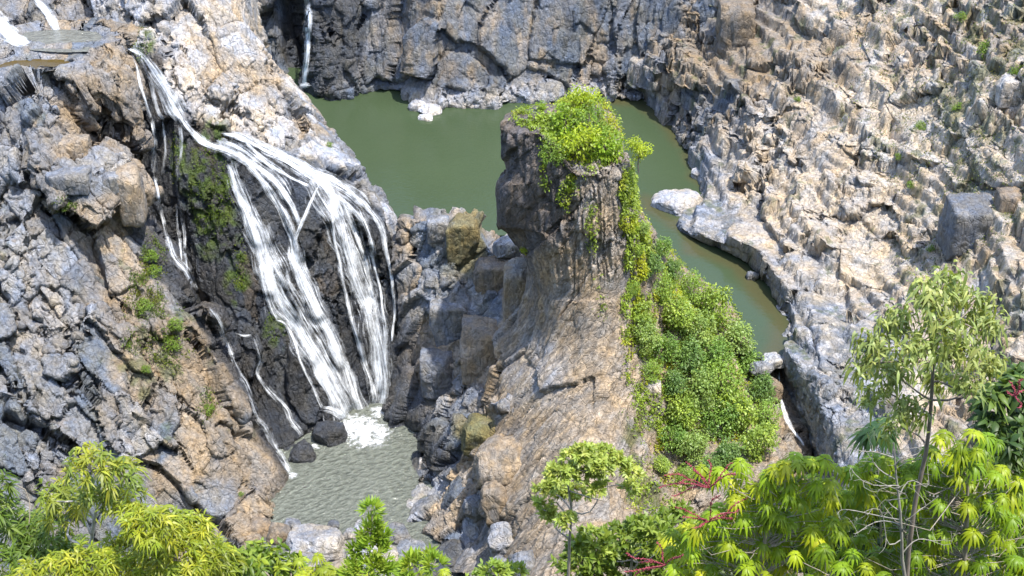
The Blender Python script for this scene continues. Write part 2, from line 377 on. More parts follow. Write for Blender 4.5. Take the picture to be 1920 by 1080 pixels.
def col_pin(P, info, px, py):
    n = len(P); r0, e0 = info[0]; r1, e1 = info[1]
    c = mixv(full(np.array([.38, .315, .245]), n), full(TAN*1.0, n), sstep(.2, .9, r1[:, 4])*.6)
    c = mixv(c, full(PALE*.9, n), blob(px, py, 1000, 700, 60, 70, P)*.5)
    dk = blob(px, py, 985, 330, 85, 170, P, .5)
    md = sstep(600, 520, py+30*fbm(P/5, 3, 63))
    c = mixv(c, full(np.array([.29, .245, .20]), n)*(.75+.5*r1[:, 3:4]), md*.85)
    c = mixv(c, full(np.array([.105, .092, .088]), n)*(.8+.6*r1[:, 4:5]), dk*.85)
    c = mixv(c, full(np.array([.40, .345, .285]), n), blob(px, py, 1125, 430, 45, 130, P, .4)*.7)
    c = mixv(c, full(TAN*1.25, n), blob(px, py, 1050, 500, 50, 45, P)*.8)
    c = mixv(c, full(MOSS, n), blob(px, py, 1240, 860, 80, 130, P)*sstep(-.1, .25, fbm(P/2, 3, 64))*.7)
    c = mixv(c, full(GREY, n), sstep(14, 5, P[:, 2]+4*fbm(P/4, 2, 65))*.7)
    st = fbm(np.stack([P[:, 0]*1.1+P[:, 2]*.75, P[:, 1]*.6, P[:, 2]*.12], 1), 3, 66)
    c = c*(1+.2*st)[:, None]*(.9+.28*np.clip(info['flow'], -.5, 1))[:, None]
    return c, np.zeros(n)
E = [[(1072,225,190)]*9,
 [(1060,195,197),(1000,215,193),(1000,230,190),(1030,240,188),(1070,260,188),(1100,260,187),(1130,265,188),(1140,260,190),(1100,190,197)],
 [(1040,190,202),(960,212,196),(962,242,188),(1022,252,184.5),(1075,315,181),(1120,320,180.5),(1158,318,181.5),(1165,290,188),(1130,200,200)],
 [(1000,225,203),(952,232,196),(955,262,187.5),(1018,268,183.8),(1075,330,180.5),(1120,335,180),(1160,335,181),(1170,305,188),(1140,230,203)],
 [(1000,318,204),(953,318,194),(953,330,187.3),(1012,335,182.8),(1075,375,180.2),(1120,378,179.8),(1163,370,181),(1178,360,189.5),(1155,310,204)],
 [(1000,338,204),(938,338,193.5),(938,354,186.5),(1010,355,182.5),(1075,400,180),(1120,400,179.5),(1165,390,181),(1185,385,190),(1160,330,204)],
 [(1000,415,205),(936,415,193),(940,425,186.5),(1010,432,182),(1075,460,179.6),(1120,462,179),(1172,440,181),(1222,440,192),(1190,415,206)],
 [(1000,445,205),(952,438,193.5),(966,450,188),(1015,450,182),(1075,480,179.5),(1120,480,179),(1175,460,181),(1235,465,193),(1200,440,206)],
 [(1000,520,205),(985,500,194),(1000,530,187.5),(1030,550,182),(1075,570,179),(1120,560,178),(1190,560,181),(1272,552,192),(1290,520,206)],
 [(990,600,200),(965,590,192),(985,640,185),(1030,650,179),(1080,660,175.5),(1130,660,174),(1210,650,178),(1332,628,188),(1380,590,204)],
 [(930,720,192),(925,720,186),(950,740,180),(1010,750,173),(1075,755,169),(1140,755,168),(1230,750,173),(1398,712,182),(1460,670,200)],
 [(880,840,187),(885,840,181),(920,850,174),(990,850,167),(1070,850,161),(1150,850,160),(1240,850,166),(1440,800,174),(1470,770,190)],
 [(850,920,180),(870,920,174),(910,940,167.5),(985,950,159),(1070,950,153),(1150,950,152),(1250,950,158),(1450,880,164),(1480,850,182)],
 [(850,1000,-1),(880,1000,168),(920,1030,161),(990,1040,150),(1070,1050,143),(1150,1050,142),(1260,1040,150),(1450,990,155),(1490,960,172)],
 [(850,1080,-3),(880,1080,158),(930,1130,150),(990,1150,139),(1070,1160,132),(1150,1160,131),(1270,1150,137),(1450,1100,142),(1490,1060,160)]]
E = [r+[r[0]] for r in E]
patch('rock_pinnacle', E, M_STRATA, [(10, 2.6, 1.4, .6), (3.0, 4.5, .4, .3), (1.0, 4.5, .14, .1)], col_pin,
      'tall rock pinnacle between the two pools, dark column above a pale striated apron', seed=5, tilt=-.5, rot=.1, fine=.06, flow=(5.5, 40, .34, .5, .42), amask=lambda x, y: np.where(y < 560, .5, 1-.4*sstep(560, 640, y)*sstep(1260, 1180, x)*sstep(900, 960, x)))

def col_saddle(P, info, px, py):
    n = len(P); r0, e0 = info[0]; r1, e1 = info[1]
    c = mixv(full(GREY, n), full(BLUE, n), sstep(.2, .8, r1[:, 4])); c = mixv(c, full(PALE, n), sstep(.6, .9, r1[:, 2])*.6)
    t = sstep(.28, .5, r0[:, 4]+.3*fbm(P/5, 2, 71)+.3*sstep(830, 960, px)-.1)
    c = mixv(c, full(TAN*1.25, n)*(.8+.5*r1[:, 3:4]), t*.8)
    c = mixv(c, full(np.array([.17, .15, .06]), n), (blob(px, py, 880, 450, 30, 50, P)+blob(px, py, 910, 810, 45, 30, P)+blob(px, py, 900, 500, 60, 25, P)*.5).clip(0, 1)*.8)
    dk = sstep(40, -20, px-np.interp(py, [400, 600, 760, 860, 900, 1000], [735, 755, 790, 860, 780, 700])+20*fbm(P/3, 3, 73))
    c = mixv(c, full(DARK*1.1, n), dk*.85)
    return c, dk
Fp = [[(740,430,235),(800,430,235),(850,430,235),(900,440,234),(950,480,232),(1010,500,230)],
 [(745,415,217),(795,408,215),(850,412,213),(900,430,212),(935,470,210),(1010,480,205)],
 [(740,480,213),(795,480,211),(850,480,209),(905,490,207),(950,520,204),(1015,550,196)],
 [(745,560,210),(795,560,207),(855,560,204),(910,570,201),(960,590,197),(1010,610,189)],
 [(740,640,208),(790,640,204),(850,640,200),(905,650,196),(955,660,190),(1000,680,183)],
 [(733,720,206),(780,720,201),(830,720,196),(885,730,190),(930,740,184),(980,760,177)],
 [(735,775,-1),(770,790,196),(815,800,190),(865,810,184),(910,820,178),(960,840,171)],
 [(775,840,-1),(800,850,-0.3),(830,860,183),(870,870,179),(905,880,173),(950,900,166)],
 [(785,900,-1.5),(810,905,0.5),(840,920,177),(880,930,172),(915,940,168),(950,950,162)],
 [(775,960,-1.5),(805,965,0.5),(840,980,2.5),(880,990,3),(915,1000,3),(960,1010,5)],
 [(800,1030,-1.5),(835,1030,0.8),(860,1050,1.5),(890,1060,2),(920,1070,2),(960,1080,4)],
 [(810,1120,-1),(830,1120,0),(860,1130,0.5),(890,1130,1),(920,1130,1),(960,1150,1)]]
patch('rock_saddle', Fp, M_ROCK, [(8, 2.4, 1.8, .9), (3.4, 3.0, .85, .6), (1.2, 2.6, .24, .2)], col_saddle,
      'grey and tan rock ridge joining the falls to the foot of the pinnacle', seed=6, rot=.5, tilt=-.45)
# ------------------------------------------------------------------ ground, water, light
def smoothmax(a, b, k=6.0): return np.log(np.exp((a-b)/k)+1)*k+b
gx = np.concatenate([np.linspace(-1500, -160, 30)[:-1], np.linspace(-160, 160, 130), np.linspace(160, 1500, 30)[1:]])
gy = np.concatenate([np.linspace(-600, -20, 20)[:-1], np.linspace(-20, 345, 150), np.linspace(345, 2500, 50)[1:]])
X, Y = np.meshgrid(gx, gy); Pn = np.stack([X.ravel()/30, Y.ravel()/30, 0*X.ravel()], 1)
nz = fbm(Pn, 4, 500).reshape(X.shape)
Z = 166-1.22*np.maximum(Y, -10) + 3*nz
Z = np.where(Y < 3, 166.3+nz*1.0-.05*Y, Z)
Z = np.maximum(Z, -5+nz)
plate = 82+14*nz
Z = Z + (plate-Z)*sstep(318, 350, Y)
Z = np.where((np.abs(X) > 150) & (Y > 60), Z + (plate+20-Z)*sstep(150, 230, np.abs(X))*sstep(60, 160, Y), Z)
m, nt, b = new_mat('forest_floor')
n1 = N(nt, 'ShaderNodeTexNoise', Scale=.4, Detail=8.0, Roughness=.7); nt.links.new(mapped(nt, (1, 1, 1)), n1.inputs['Vector'])
nt.links.new(ramp(nt, n1.outputs[0], [(.3, (.02, .03, .008)), (.55, (.04, .065, .012)), (.75, (.09, .075, .04))]), b.inputs['Base Color'])
b.inputs['Roughness'].default_value = .95
bp = N(nt, 'ShaderNodeBump', Strength=1.0, Distance=1.0); nt.links.new(n1.outputs[0], bp.inputs['Height']); nt.links.new(bp.outputs[0], b.inputs['Normal'])
g = mesh_np('ground', np.stack([X, Y, Z], -1).reshape(-1, 3), gridfaces(*X.shape), m, smooth=True)
tag(g, 'dark forest floor of the near hillside and gorge bottom', 'ground', kind='structure')

def water_sheet(name, poly, z, mat, label, sub=60, shore=None):
    P = np.array([W(px, py, z)[:2] for px, py in poly])
    x0, y0 = P.min(0); x1, y1 = P.max(0)
    me_x = np.linspace(x0, x1, sub*2); me_y = np.linspace(y0, y1, sub*2)
    GX, GY = np.meshgrid(me_x, me_y); pts = np.stack([GX.ravel(), GY.ravel()], 1)
    ins = np.zeros(len(pts), bool); j = len(P)-1
    for i in range(len(P)):
        xi, yi = P[i]; xj, yj = P[j]
        c = ((yi > pts[:, 1]) != (yj > pts[:, 1])) & (pts[:, 0] < (xj-xi)*(pts[:, 1]-yi)/((yj-yi) if yj != yi else 1e-9)+xi)
        ins ^= c; j = i
    faces = gridfaces(sub*2, sub*2); keep = ins[faces].any(1); faces = faces[keep]
    V = np.concatenate([pts, np.full((len(pts), 1), z)], 1)
    used = np.unique(faces); mp = np.full(len(V), -1); mp[used] = np.arange(len(used))
    V = V[used]; faces = mp[faces]
    sh = np.zeros(len(V))
    if shore is not None:
        dmin = np.full(len(V), 99.)
        segs = [(W(*s[0], z)[:2], W(*s[1], z)[:2]) for s in shore]
        for a, b2 in segs:
            ab = b2-a; t = np.clip(((V[:, :2]-a)@ab)/(ab@ab+1e-9), 0, 1); dd = np.linalg.norm(V[:, :2]-(a+t[:, None]*ab), axis=1); dmin = np.minimum(dmin, dd)
        sh = 1-sstep(0, 3.4, dmin+1.2*fbm(V/3, 2, 600))
    o = mesh_np(name, V, faces, mat, attrs={'shore': sh}, smooth=True); tag(o, label, 'water', kind='structure'); return o
def water_mat(name, deep, shallow, rip, rs, rough):
    m, nt, b = new_mat(name); L = nt.links.new
    at = N(nt, 'ShaderNodeAttribute', attribute_name='shore')
    n2 = N(nt, 'ShaderNodeTexNoise', Scale=.05, Detail=3.0); L(mapped(nt, (1, 1, 1)), n2.inputs['Vector'])
    d = mixc(nt, n2.outputs[0], tuple(x*.88 for x in deep), tuple(x*1.12 for x in deep))
    b.inputs['Roughness'].default_value = rough; b.inputs['IOR'].default_value = 1.33
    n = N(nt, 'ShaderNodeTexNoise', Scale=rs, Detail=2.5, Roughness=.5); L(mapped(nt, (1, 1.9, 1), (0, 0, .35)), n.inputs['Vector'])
    if rip > .5: d = mixc(nt, 1.0, d, ramp(nt, n.outputs[0], [(.36, .82), (.66, 1.28)]), 'MULTIPLY')      # painted ripple highlights: crests lightened, troughs darkened for weak sky reflection; some aeration
    L(mixc(nt, at.outputs['Fac'], d, shallow), b.inputs['Base Color'])
    bp = N(nt, 'ShaderNodeBump', Strength=rip, Distance=.5+rip); L(n.outputs[0], bp.inputs['Height']); L(bp.outputs[0], b.inputs['Normal'])
    return m
M_UP = water_mat('green_pool_water', (.043, .063, .032), (.058, .058, .027), .12, 1.0, .12)
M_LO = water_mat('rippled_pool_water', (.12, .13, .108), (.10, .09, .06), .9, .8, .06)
shore_up = [(530,163),(620,183),(700,174),(780,192),(830,204),(960,190),(1030,187),(1150,190),(1200,192),(1245,225),(1290,280),(1318,345),(1212,375),(1240,405),(1290,435),(1300,468),(1385,500),(1462,600),(1455,668)]
water_sheet('water_upper', [(430,130),(1220,120),(1400,250),(1420,400),(1500,520),(1540,640),(1474,672),(1448,668),(1420,668),(1330,640),(1240,560),(1000,440),(760,440),(640,330),(480,240)], 25, M_UP,
            'still green water of the upper pool', 90, [(a, b2) for a, b2 in zip(shore_up[6:], shore_up[7:]) if b2 != (1212,375)])
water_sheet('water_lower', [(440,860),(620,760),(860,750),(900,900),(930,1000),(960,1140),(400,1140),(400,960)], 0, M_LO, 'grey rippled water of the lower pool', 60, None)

# small pools on the shelf above the bluff
def puddle(pts, q, label, mat):
    return water_sheet('water_shelf', pts, q, mat, label, 40)
M_AMBER = water_mat('amber_shallow_water', (.075, .05, .012), (.1, .06, .02), .1, 1.5, .1)
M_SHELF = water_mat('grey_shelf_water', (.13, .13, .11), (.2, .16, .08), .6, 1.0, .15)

# ------------------------------------------------------------------ sky and sun
w = bpy.data.worlds.new('World'); scene.world = w; w.use_nodes = True
nt = w.node_tree; bg = nt.nodes['Background']
sky = nt.nodes.new('ShaderNodeTexSky'); sky.sky_type = 'NISHITA'; sky.sun_disc = False
SUN_EL, SUN_AZ = R(71), R(128)      # azimuth from +Y towards +X
sky.sun_elevation = SUN_EL; sky.sun_rotation = SUN_AZ
nt.links.new(sky.outputs[0], bg.inputs[0]); bg.inputs[1].default_value = .15
sd = bpy.data.lights.new('sun', 'SUN'); sd.energy = 2.3; sd.angle = R(.8); sd.color = (1, .95, .87)
so = bpy.data.objects.new('sun', sd); COL.objects.link(so)
dv = Vector((math.cos(SUN_EL)*math.sin(SUN_AZ), math.cos(SUN_EL)*math.cos(SUN_AZ), math.sin(SUN_EL)))
so.rotation_euler = dv.to_track_quat('Z', 'Y').to_euler(); so.location = (0, 0, 400)
scene.view_settings.view_transform = 'Standard'; scene.view_settings.look = 'None'; scene.view_settings.gamma = 1
scene.view_settings.exposure = 1.76
# ------------------------------------------------------------------ ray helpers on the finished rock
bpy.context.view_layer.update(); DG = bpy.context.evaluated_depsgraph_get()
EYE = Vector((0, 0, CAM_H))
def tree_of(name): return BVHTree.FromObject(bpy.data.objects[name], DG)
ROCKS = {k: tree_of(k) for k in PATCH}
def hit(px, py, names=None):
    d = Vector(ray(px, py)).normalized(); best = None
    for k in (names or ROCKS):
        h = ROCKS[k].ray_cast(EYE, d)
        if h[0] is not None and (best is None or h[3] < best[3]): best = h
    return best
def crline(pts, step):
    P = np.array(pts, float); out = []
    for i in range(len(P)-1):
        p0 = P[max(i-1, 0)]; p1 = P[i]; p2 = P[i+1]; p3 = P[min(i+2, len(P)-1)]
        n = max(int(np.linalg.norm(p2[:2]-p1[:2])/step), 2)
        for k in range(n):
            t = k/n; out.append(.5*((2*p1)+(-p0+p2)*t+(2*p0-5*p1+4*p2-p3)*t*t+(-p0+3*p1-3*p2+p3)*t**3))
    out.append(P[-1]); return np.array(out)

# ------------------------------------------------------------------ falling water
m, nt, b = new_mat('falling_water'); L = nt.links.new; M_FALL = m
uvn = N(nt, 'ShaderNodeUVMap'); mp = N(nt, 'ShaderNodeMapping'); mp.inputs['Scale'].default_value = (3.0, .13, 1); L(uvn.outputs[0], mp.inputs[0])
n1 = N(nt, 'ShaderNodeTexNoise', Scale=1.0, Detail=7.0, Roughness=.6, Distortion=.35); L(mp.outputs[0], n1.inputs['Vector'])
mp2 = N(nt, 'ShaderNodeMapping'); mp2.inputs['Scale'].default_value = (.9, .5, 1); L(uvn.outputs[0], mp2.inputs[0])
n2 = N(nt, 'ShaderNodeTexNoise', Scale=1.0, Detail=6.0, Roughness=.7); L(mp2.outputs[0], n2.inputs['Vector'])
dn = N(nt, 'ShaderNodeAttribute', attribute_name='dens')
a = math_n(nt, 'ADD', math_n(nt, 'MULTIPLY', n1.outputs[0], 3.0), math_n(nt, 'MULTIPLY', n2.outputs[0], 1.6))
a = math_n(nt, 'ADD', a, math_n(nt, 'SUBTRACT', math_n(nt, 'MULTIPLY', dn.outputs['Fac'], 1.45), 3.0))
a = ramp(nt, a, [(.0, 0), (.5, .34), (1.0, .95)])
L(a, b.inputs['Alpha'])
b.inputs['Base Color'].default_value = (.84, .87, .90, 1); b.inputs['Roughness'].default_value = .55
bp = N(nt, 'ShaderNodeBump', Strength=.6, Distance=.3); L(n1.outputs[0], bp.inputs['Height']); L(bp.outputs[0], b.inputs['Normal'])
FR = random.Random(3)
def strand(parent, pts, rock, lift=.3, dens=1.0, name='strand', wide=1.45):
    """pts: (px, py, width in px); the sheet of water is draped over the rock it runs on"""
    C = crline(pts, 4.0); n = len(C); d2 = np.gradient(C[:, :2], axis=0); d2 /= np.linalg.norm(d2, axis=1, keepdims=True)+1e-9
    side = np.stack([-d2[:, 1], d2[:, 0]], 1); m_ = 4 + int(np.max(C[:, 2])/4)
    s = np.linspace(-1, 1, m_); wob = np.array([FR.random() for _ in range(8)])
    T = np.full((n, m_), np.nan); D = np.zeros((n, m_, 3))
    for i in range(n):
        ww = C[i, 2]*.5*wide*(1+.10*math.sin(i*.21*(1+wob[0])+9*wob[1]))
        cx = C[i, 0]+.8*math.sin(i*.33+wob[3]*9); cy = C[i, 1]
        for j in range(m_):
            px = cx+side[i, 0]*ww*s[j]; py = cy+side[i, 1]*ww*s[j]
            d = ray(px, py); D[i, j] = d; h = hit(px, py, rock) or (None,)
            if h[0] is not None: T[i, j] = h[3]/np.linalg.norm(d)
    med = np.nanmedian(T, axis=1); idx = np.arange(n); ok = ~np.isnan(med); med = np.interp(idx, idx[ok], med[ok])
    T = np.where(np.isnan(T), med[:, None], T)
    Tm = T.copy()
    for k in (-2, -1, 1, 2): Tm = np.minimum(Tm, np.roll(T, k, 0) if abs(k) < n else T)
    Tm[:2] = T[:2]; Tm[-2:] = T[-2:]
    for _ in range(3):
        q = np.pad(Tm, 1, mode='edge'); Tm = (q[:-2, 1:-1]+q[2:, 1:-1]+q[1:-1, :-2]+q[1:-1, 2:]+2*q[1:-1, 1:-1])/6
    V = np.array([0, 0, CAM_H])+D*(Tm-lift*(1-.5*s**2))[:, :, None]
    ln = np.concatenate([[0], np.cumsum(np.linalg.norm(np.diff(V[:, m_//2], axis=0), axis=1))])
    wd = C[:, 2]*.5*.095*wide
    uv = np.stack([np.outer(wd, s)+FR.random()*50, np.repeat(ln[:, None], m_, 1)+FR.random()*90], -1).reshape(-1, 2)
    endf = np.minimum(1, np.minimum(idx/5+.35, (n-1-idx)/5+.6))
    de = (dens*(1-.75*np.abs(s)**1.6)[None]*endf[:, None]).reshape(-1)
    o = mesh_np(name, V.reshape(-1, 3), gridfaces(n, m_), M_FALL, parent=parent, attrs={'dens': de}, uv=uv, smooth=True)
    return o
def at_origin(label, cat='waterfall', name='waterfall'):
    return tag(empty(name), label, cat)

wf = at_origin('broad white main waterfall fanning down the black rock face into the lower pool')
main = [
 [(335,215,12),(352,240,12),(375,262,13),(400,275,15),(430,285,16),(460,300,14),(480,318,10)],
 [(412,250,4),(430,252,10),(455,258,16),(500,280,20),(550,303,22),(590,325,24),(630,342,24),(665,365,18),(695,395,13),(715,430,12),(728,490,8),(738,560,6),(736,640,5)],
 [(590,325,16),(618,360,26),(635,400,30),(650,450,26),(662,500,26),(680,550,26),(697,600,26),(708,650,30),(716,700,32),(718,740,30),(712,768,30)],
 [(425,305,6),(440,345,12),(458,390,20),(478,440,30),(500,500,38),(520,560,34),(556,610,32),(592,670,34),(622,725,36),(655,785,44)],
 [(445,280,8),(470,312,12),(500,350,14),(530,400,16),(548,440,18),(556,485,26),(578,540,30),(606,600,28),(634,660,26),(658,720,24),(680,785,30)],
 [(600,345,7),(580,385,9),(563,425,10),(552,460,9)],
 [(485,315,8),(522,350,12),(548,390,12),(562,425,10)],
 [(622,400,6),(628,450,7),(640,510,8),(652,570,9),(668,630,10),(690,700,12),(705,755,14)],
 [(515,600,4),(538,610,6),(556,655,6),(578,710,7),(604,765,8)],
 [(672,390,9),(690,430,8),(702,490,8),(714,550,6),(722,620,7),(722,690,8)],
 [(545,470,14),(560,520,12),(590,580,10),(622,640,9),(650,700,8),(670,750,8)],
 [(498,470,10),(510,520,12),(530,575,12),(570,640,10),(600,695,10),(630,760,12)],
 [(600,765,6),(622,768,14),(642,780,20),(650,800,16)],
 [(640,360,8),(652,400,8),(672,450,10),(690,510,8),(700,570,7)],
 [(455,262,5),(480,285,7),(510,312,6),(540,330,8),(580,348,8)],
 [(604,771,3),(608,790,3),(612,812,3)], [(622,776,3),(628,795,4),(632,808,4)],
 [(560,500,7),(590,560,7),(612,610,8),(640,668,9),(664,720,10),(676,770,10)],
 [(470,420,6),(486,470,8),(492,520,8),(505,570,7),(520,600,6)],
]
for s_ in main: strand(wf, s_, ['rock_falls'], dens=.94)
for s_ in [[(585,330,70),(635,420,84),(672,510,84),(700,600,76),(712,700,60),(712,764,50)],
           [(428,300,24),(458,380,50),(490,450,76),(530,540,100),(580,630,104),(630,720,90),(662,786,64)],
           [(400,262,16),(450,285,46),(510,330,70),(540,370,50)],
           [(520,290,30),(580,330,36),(640,370,40),(690,420,36)]]:
    strand(wf, s_, ['rock_falls'], dens=.74, lift=.18, wide=1.0, name='veil')
wl = at_origin('upper left cascade dropping from the shelf pool beside the brown rock column')
for s_ in [[(238,90,5),(262,102,12),(284,128,22),(300,155,28),(316,182,32),(330,208,30),(342,226,18)],
           [(246,98,3),(256,125,4),(263,155,6),(272,190,6),(284,222,6)],
           [(262,105,4),(278,140,6),(288,180,8),(298,210,8),(308,224,8)]]: strand(wl, s_, ['rock_falls', 'cliff_left'], dens=.98)
wt = at_origin('thin twin water threads running down the dark gully behind the left bluff')
for s_ in [[(284,222,5),(290,260,5),(288,310,6),(295,360,6),(305,410,6),(316,455,7),(330,488,9),(350,512,9),(368,545,9)],
           [(305,226,4),(309,270,4),(306,330,4)], [(338,232,5),(340,262,4),(336,310,4),(332,360,4),(344,420,5),(348,480,5),(350,510,5)],
           [(330,380,3),(336,440,4),(342,490,4)]]: strand(wt, s_, ['rock_falls', 'cliff_left'], dens=.8, wide=2.2)
wb = at_origin('narrow stepping rivulet running down the dark ledge left of the main falls')
for s_ in [[(388,575,7),(402,590,10),(414,608,9),(420,632,8),(432,662,6),(450,700,6),(466,730,5),(482,782,8),(500,805,9),(516,838,9),(532,865,9),(545,888,8)],
           [(474,630,5),(484,655,6),(490,676,7),(482,700,7),(500,728,8),(524,752,7),(538,770,7),(545,788,8),(560,805,8),(568,818,8)],
           [(440,625,4),(456,630,4),(472,628,5)]]: strand(wb, s_, ['rock_falls', 'cliff_left'], dens=.8, wide=2.2)
wu = at_origin('short white cascade sliding into the shelf pool at the upper left', )
strand(wu, [(64,-2,10),(80,14,12),(92,30,14),(102,46,16),(108,58,12)], ['cliff_left'], dens=1.3)
wv = at_origin('white cascade spilling in at the left border above the shelf pool')
strand(wv, [(-30,10,24),(-5,40,26),(12,60,24),(34,74,20),(56,80,10)], ['cliff_left'], dens=1.3)
wc = at_origin('tall thin plume of water falling down the dark cleft in the back cliff')
strand(wc, [(574,-60,14),(575,-10,14),(577,40,13),(576,90,11),(573,130,9),(571,160,9)], ['cliff_back'], lift=.8, dens=1.15)
strand(wc, [(556,160,3),(570,160,12),(584,161,3)], ['cliff_back'], lift=1.2, dens=1.0, name='splash')
wr = at_origin('small white chute of water in the black cleft at the end of the pool channel')
try:
    strand(wr, [(1460,690,3),(1463,735,4),(1468,765,7),(1478,790,9),(1492,812,8),(1508,835,6)], ['slope_right', 'rock_pinnacle'], lift=.4, dens=1.05)
except Exception as ex: print('chute', ex)

# foam where the falls land
def foam(cx, cy, rx, ry, n=46, seed=0, parent=None):
    rr = np.random.default_rng(seed); h = w_ = n
    a, b2 = np.meshgrid(np.linspace(-1, 1, w_), np.linspace(-1, 1, h)); r = np.sqrt(a*a+b2*b2)
    P0 = W(cx, cy, 0); sx = rx*.095; sy = ry*.095*1.6
    V = np.stack([P0[0]+a*sx, P0[1]+b2*sy, 0*a], -1).reshape(-1, 3)
    k = (1-np.clip(r, 0, 1).ravel()**1.5); V[:, 2] = .03+k*(.30+.25*fbm(V/1.2, 3, seed+800))
    uv = V[:, :2]*np.array([.4, 9.])
    return mesh_np('foam', V, gridfaces(h, w_), M_FALL, parent=parent, attrs={'dens': (k**.7)*1.05*(1+.5*fbm(V/1.0, 3, seed+820))}, uv=uv, smooth=True)
foam(668, 800, 56, 30, seed=1, parent=wf); foam(690, 815, 60, 34, seed=7, parent=wf); foam(715, 772, 32, 16, seed=2, parent=wf); foam(640, 806, 26, 12, seed=5, parent=wf)
foam(548, 892, 14, 7, seed=3, parent=wb); foam(590, 838, 14, 7, seed=4, parent=wb)

# shelf pools on top of the bluff: water lies level in the hollows
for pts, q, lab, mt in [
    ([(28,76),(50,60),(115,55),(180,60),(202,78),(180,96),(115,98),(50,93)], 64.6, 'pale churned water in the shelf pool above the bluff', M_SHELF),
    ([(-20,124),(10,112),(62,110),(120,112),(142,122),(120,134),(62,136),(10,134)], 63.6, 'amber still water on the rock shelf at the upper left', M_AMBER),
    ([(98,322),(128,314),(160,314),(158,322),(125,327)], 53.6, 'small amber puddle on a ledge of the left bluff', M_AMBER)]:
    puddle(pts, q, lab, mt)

# ------------------------------------------------------------------ boulders
import bmesh
def ico(sub):
    bm = bmesh.new(); bmesh.ops.create_icosphere(bm, subdivisions=sub, radius=1)
    V = np.array([v.co[:] for v in bm.verts]); Fc = np.array([[v.index for v in f.verts] for f in bm.faces]); bm.free(); return V, Fc
ICO = {4: ico(4), 5: ico(5)}
def boulder(px, py, q, rx, ry, label, col=GREY, boxy=.5, rz=0., wet=0., sink=.15, depth=None, name='boulder', cuts=9, mat=None, rough=1.0):
    """a rock of its own: a sphere pressed towards a block, cut by planes and roughened"""
    if q is None:
        h = hit(px, py); c = np.array(h[0])
    else: c = W(px, py, q)
    k = np.linalg.norm(c-np.array([0, 0, CAM_H]))/F
    ax = rx*k; az = ry*k*1.15; ay = (depth or (rx+ry)*.5)*k
    sd = int(abs(px*31+py*17)) % 9999; rr = np.random.default_rng(sd)
    V, Fc = ICO[5 if rx > 26 else 4]; V = V.copy()
    V = V*(1-boxy)+boxy*(V/np.max(np.abs(V), axis=1, keepdims=True))*.86
    for _ in range(cuts):
        nrm = rr.normal(size=3); nrm /= np.linalg.norm(nrm); dd = V@nrm; lim = .62+.3*rr.random()+.25*(boxy > .8); V = V-np.outer(np.maximum(dd-lim, 0)*.92, nrm)
    V = V*np.array([ax, ay, az]); ca, sa = math.cos(rz), math.sin(rz)
    V = np.stack([V[:, 0]*ca-V[:, 1]*sa, V[:, 0]*sa+V[:, 1]*ca, V[:, 2]], 1)
    nn = V/np.linalg.norm(V, axis=1, keepdims=True); s_ = (ax+az)*.5
    f1, f2, r, vec = voro(V/(s_*.8)+sd, sd)
    V = V+nn*(rough*s_*(.10*fbm(V/(s_*.7)+sd, 3, sd)-.06*(1-sstep(0, .08, f2-f1))+.05*fbm(V/(s_*.22)+sd, 3, sd+5)+.10*(r[:, 0]-.5)))[:, None]
    cc = full(np.asarray(col), len(V))*(.82+.4*r[:, 4:5]); cc = mixv(cc, full(BLUE, len(V)), sstep(.1, .5, fbm(V/(s_*.6)+sd, 3, 9))*.3)
    o = mesh_np(name, V, Fc, mat or M_ROCK, col=cc, attrs={'wet': np.full(len(V), wet)})
    if name == 'rock_block': v_ = c-np.array([0, 0, CAM_H]); c = c+v_/np.linalg.norm(v_)*ay*.28      # set back into the slope it belongs to
    o.location = (c[0], c[1], c[2]-az*sink)
    tag(o, label, 'boulder' if name == 'boulder' else 'rock block'); return o
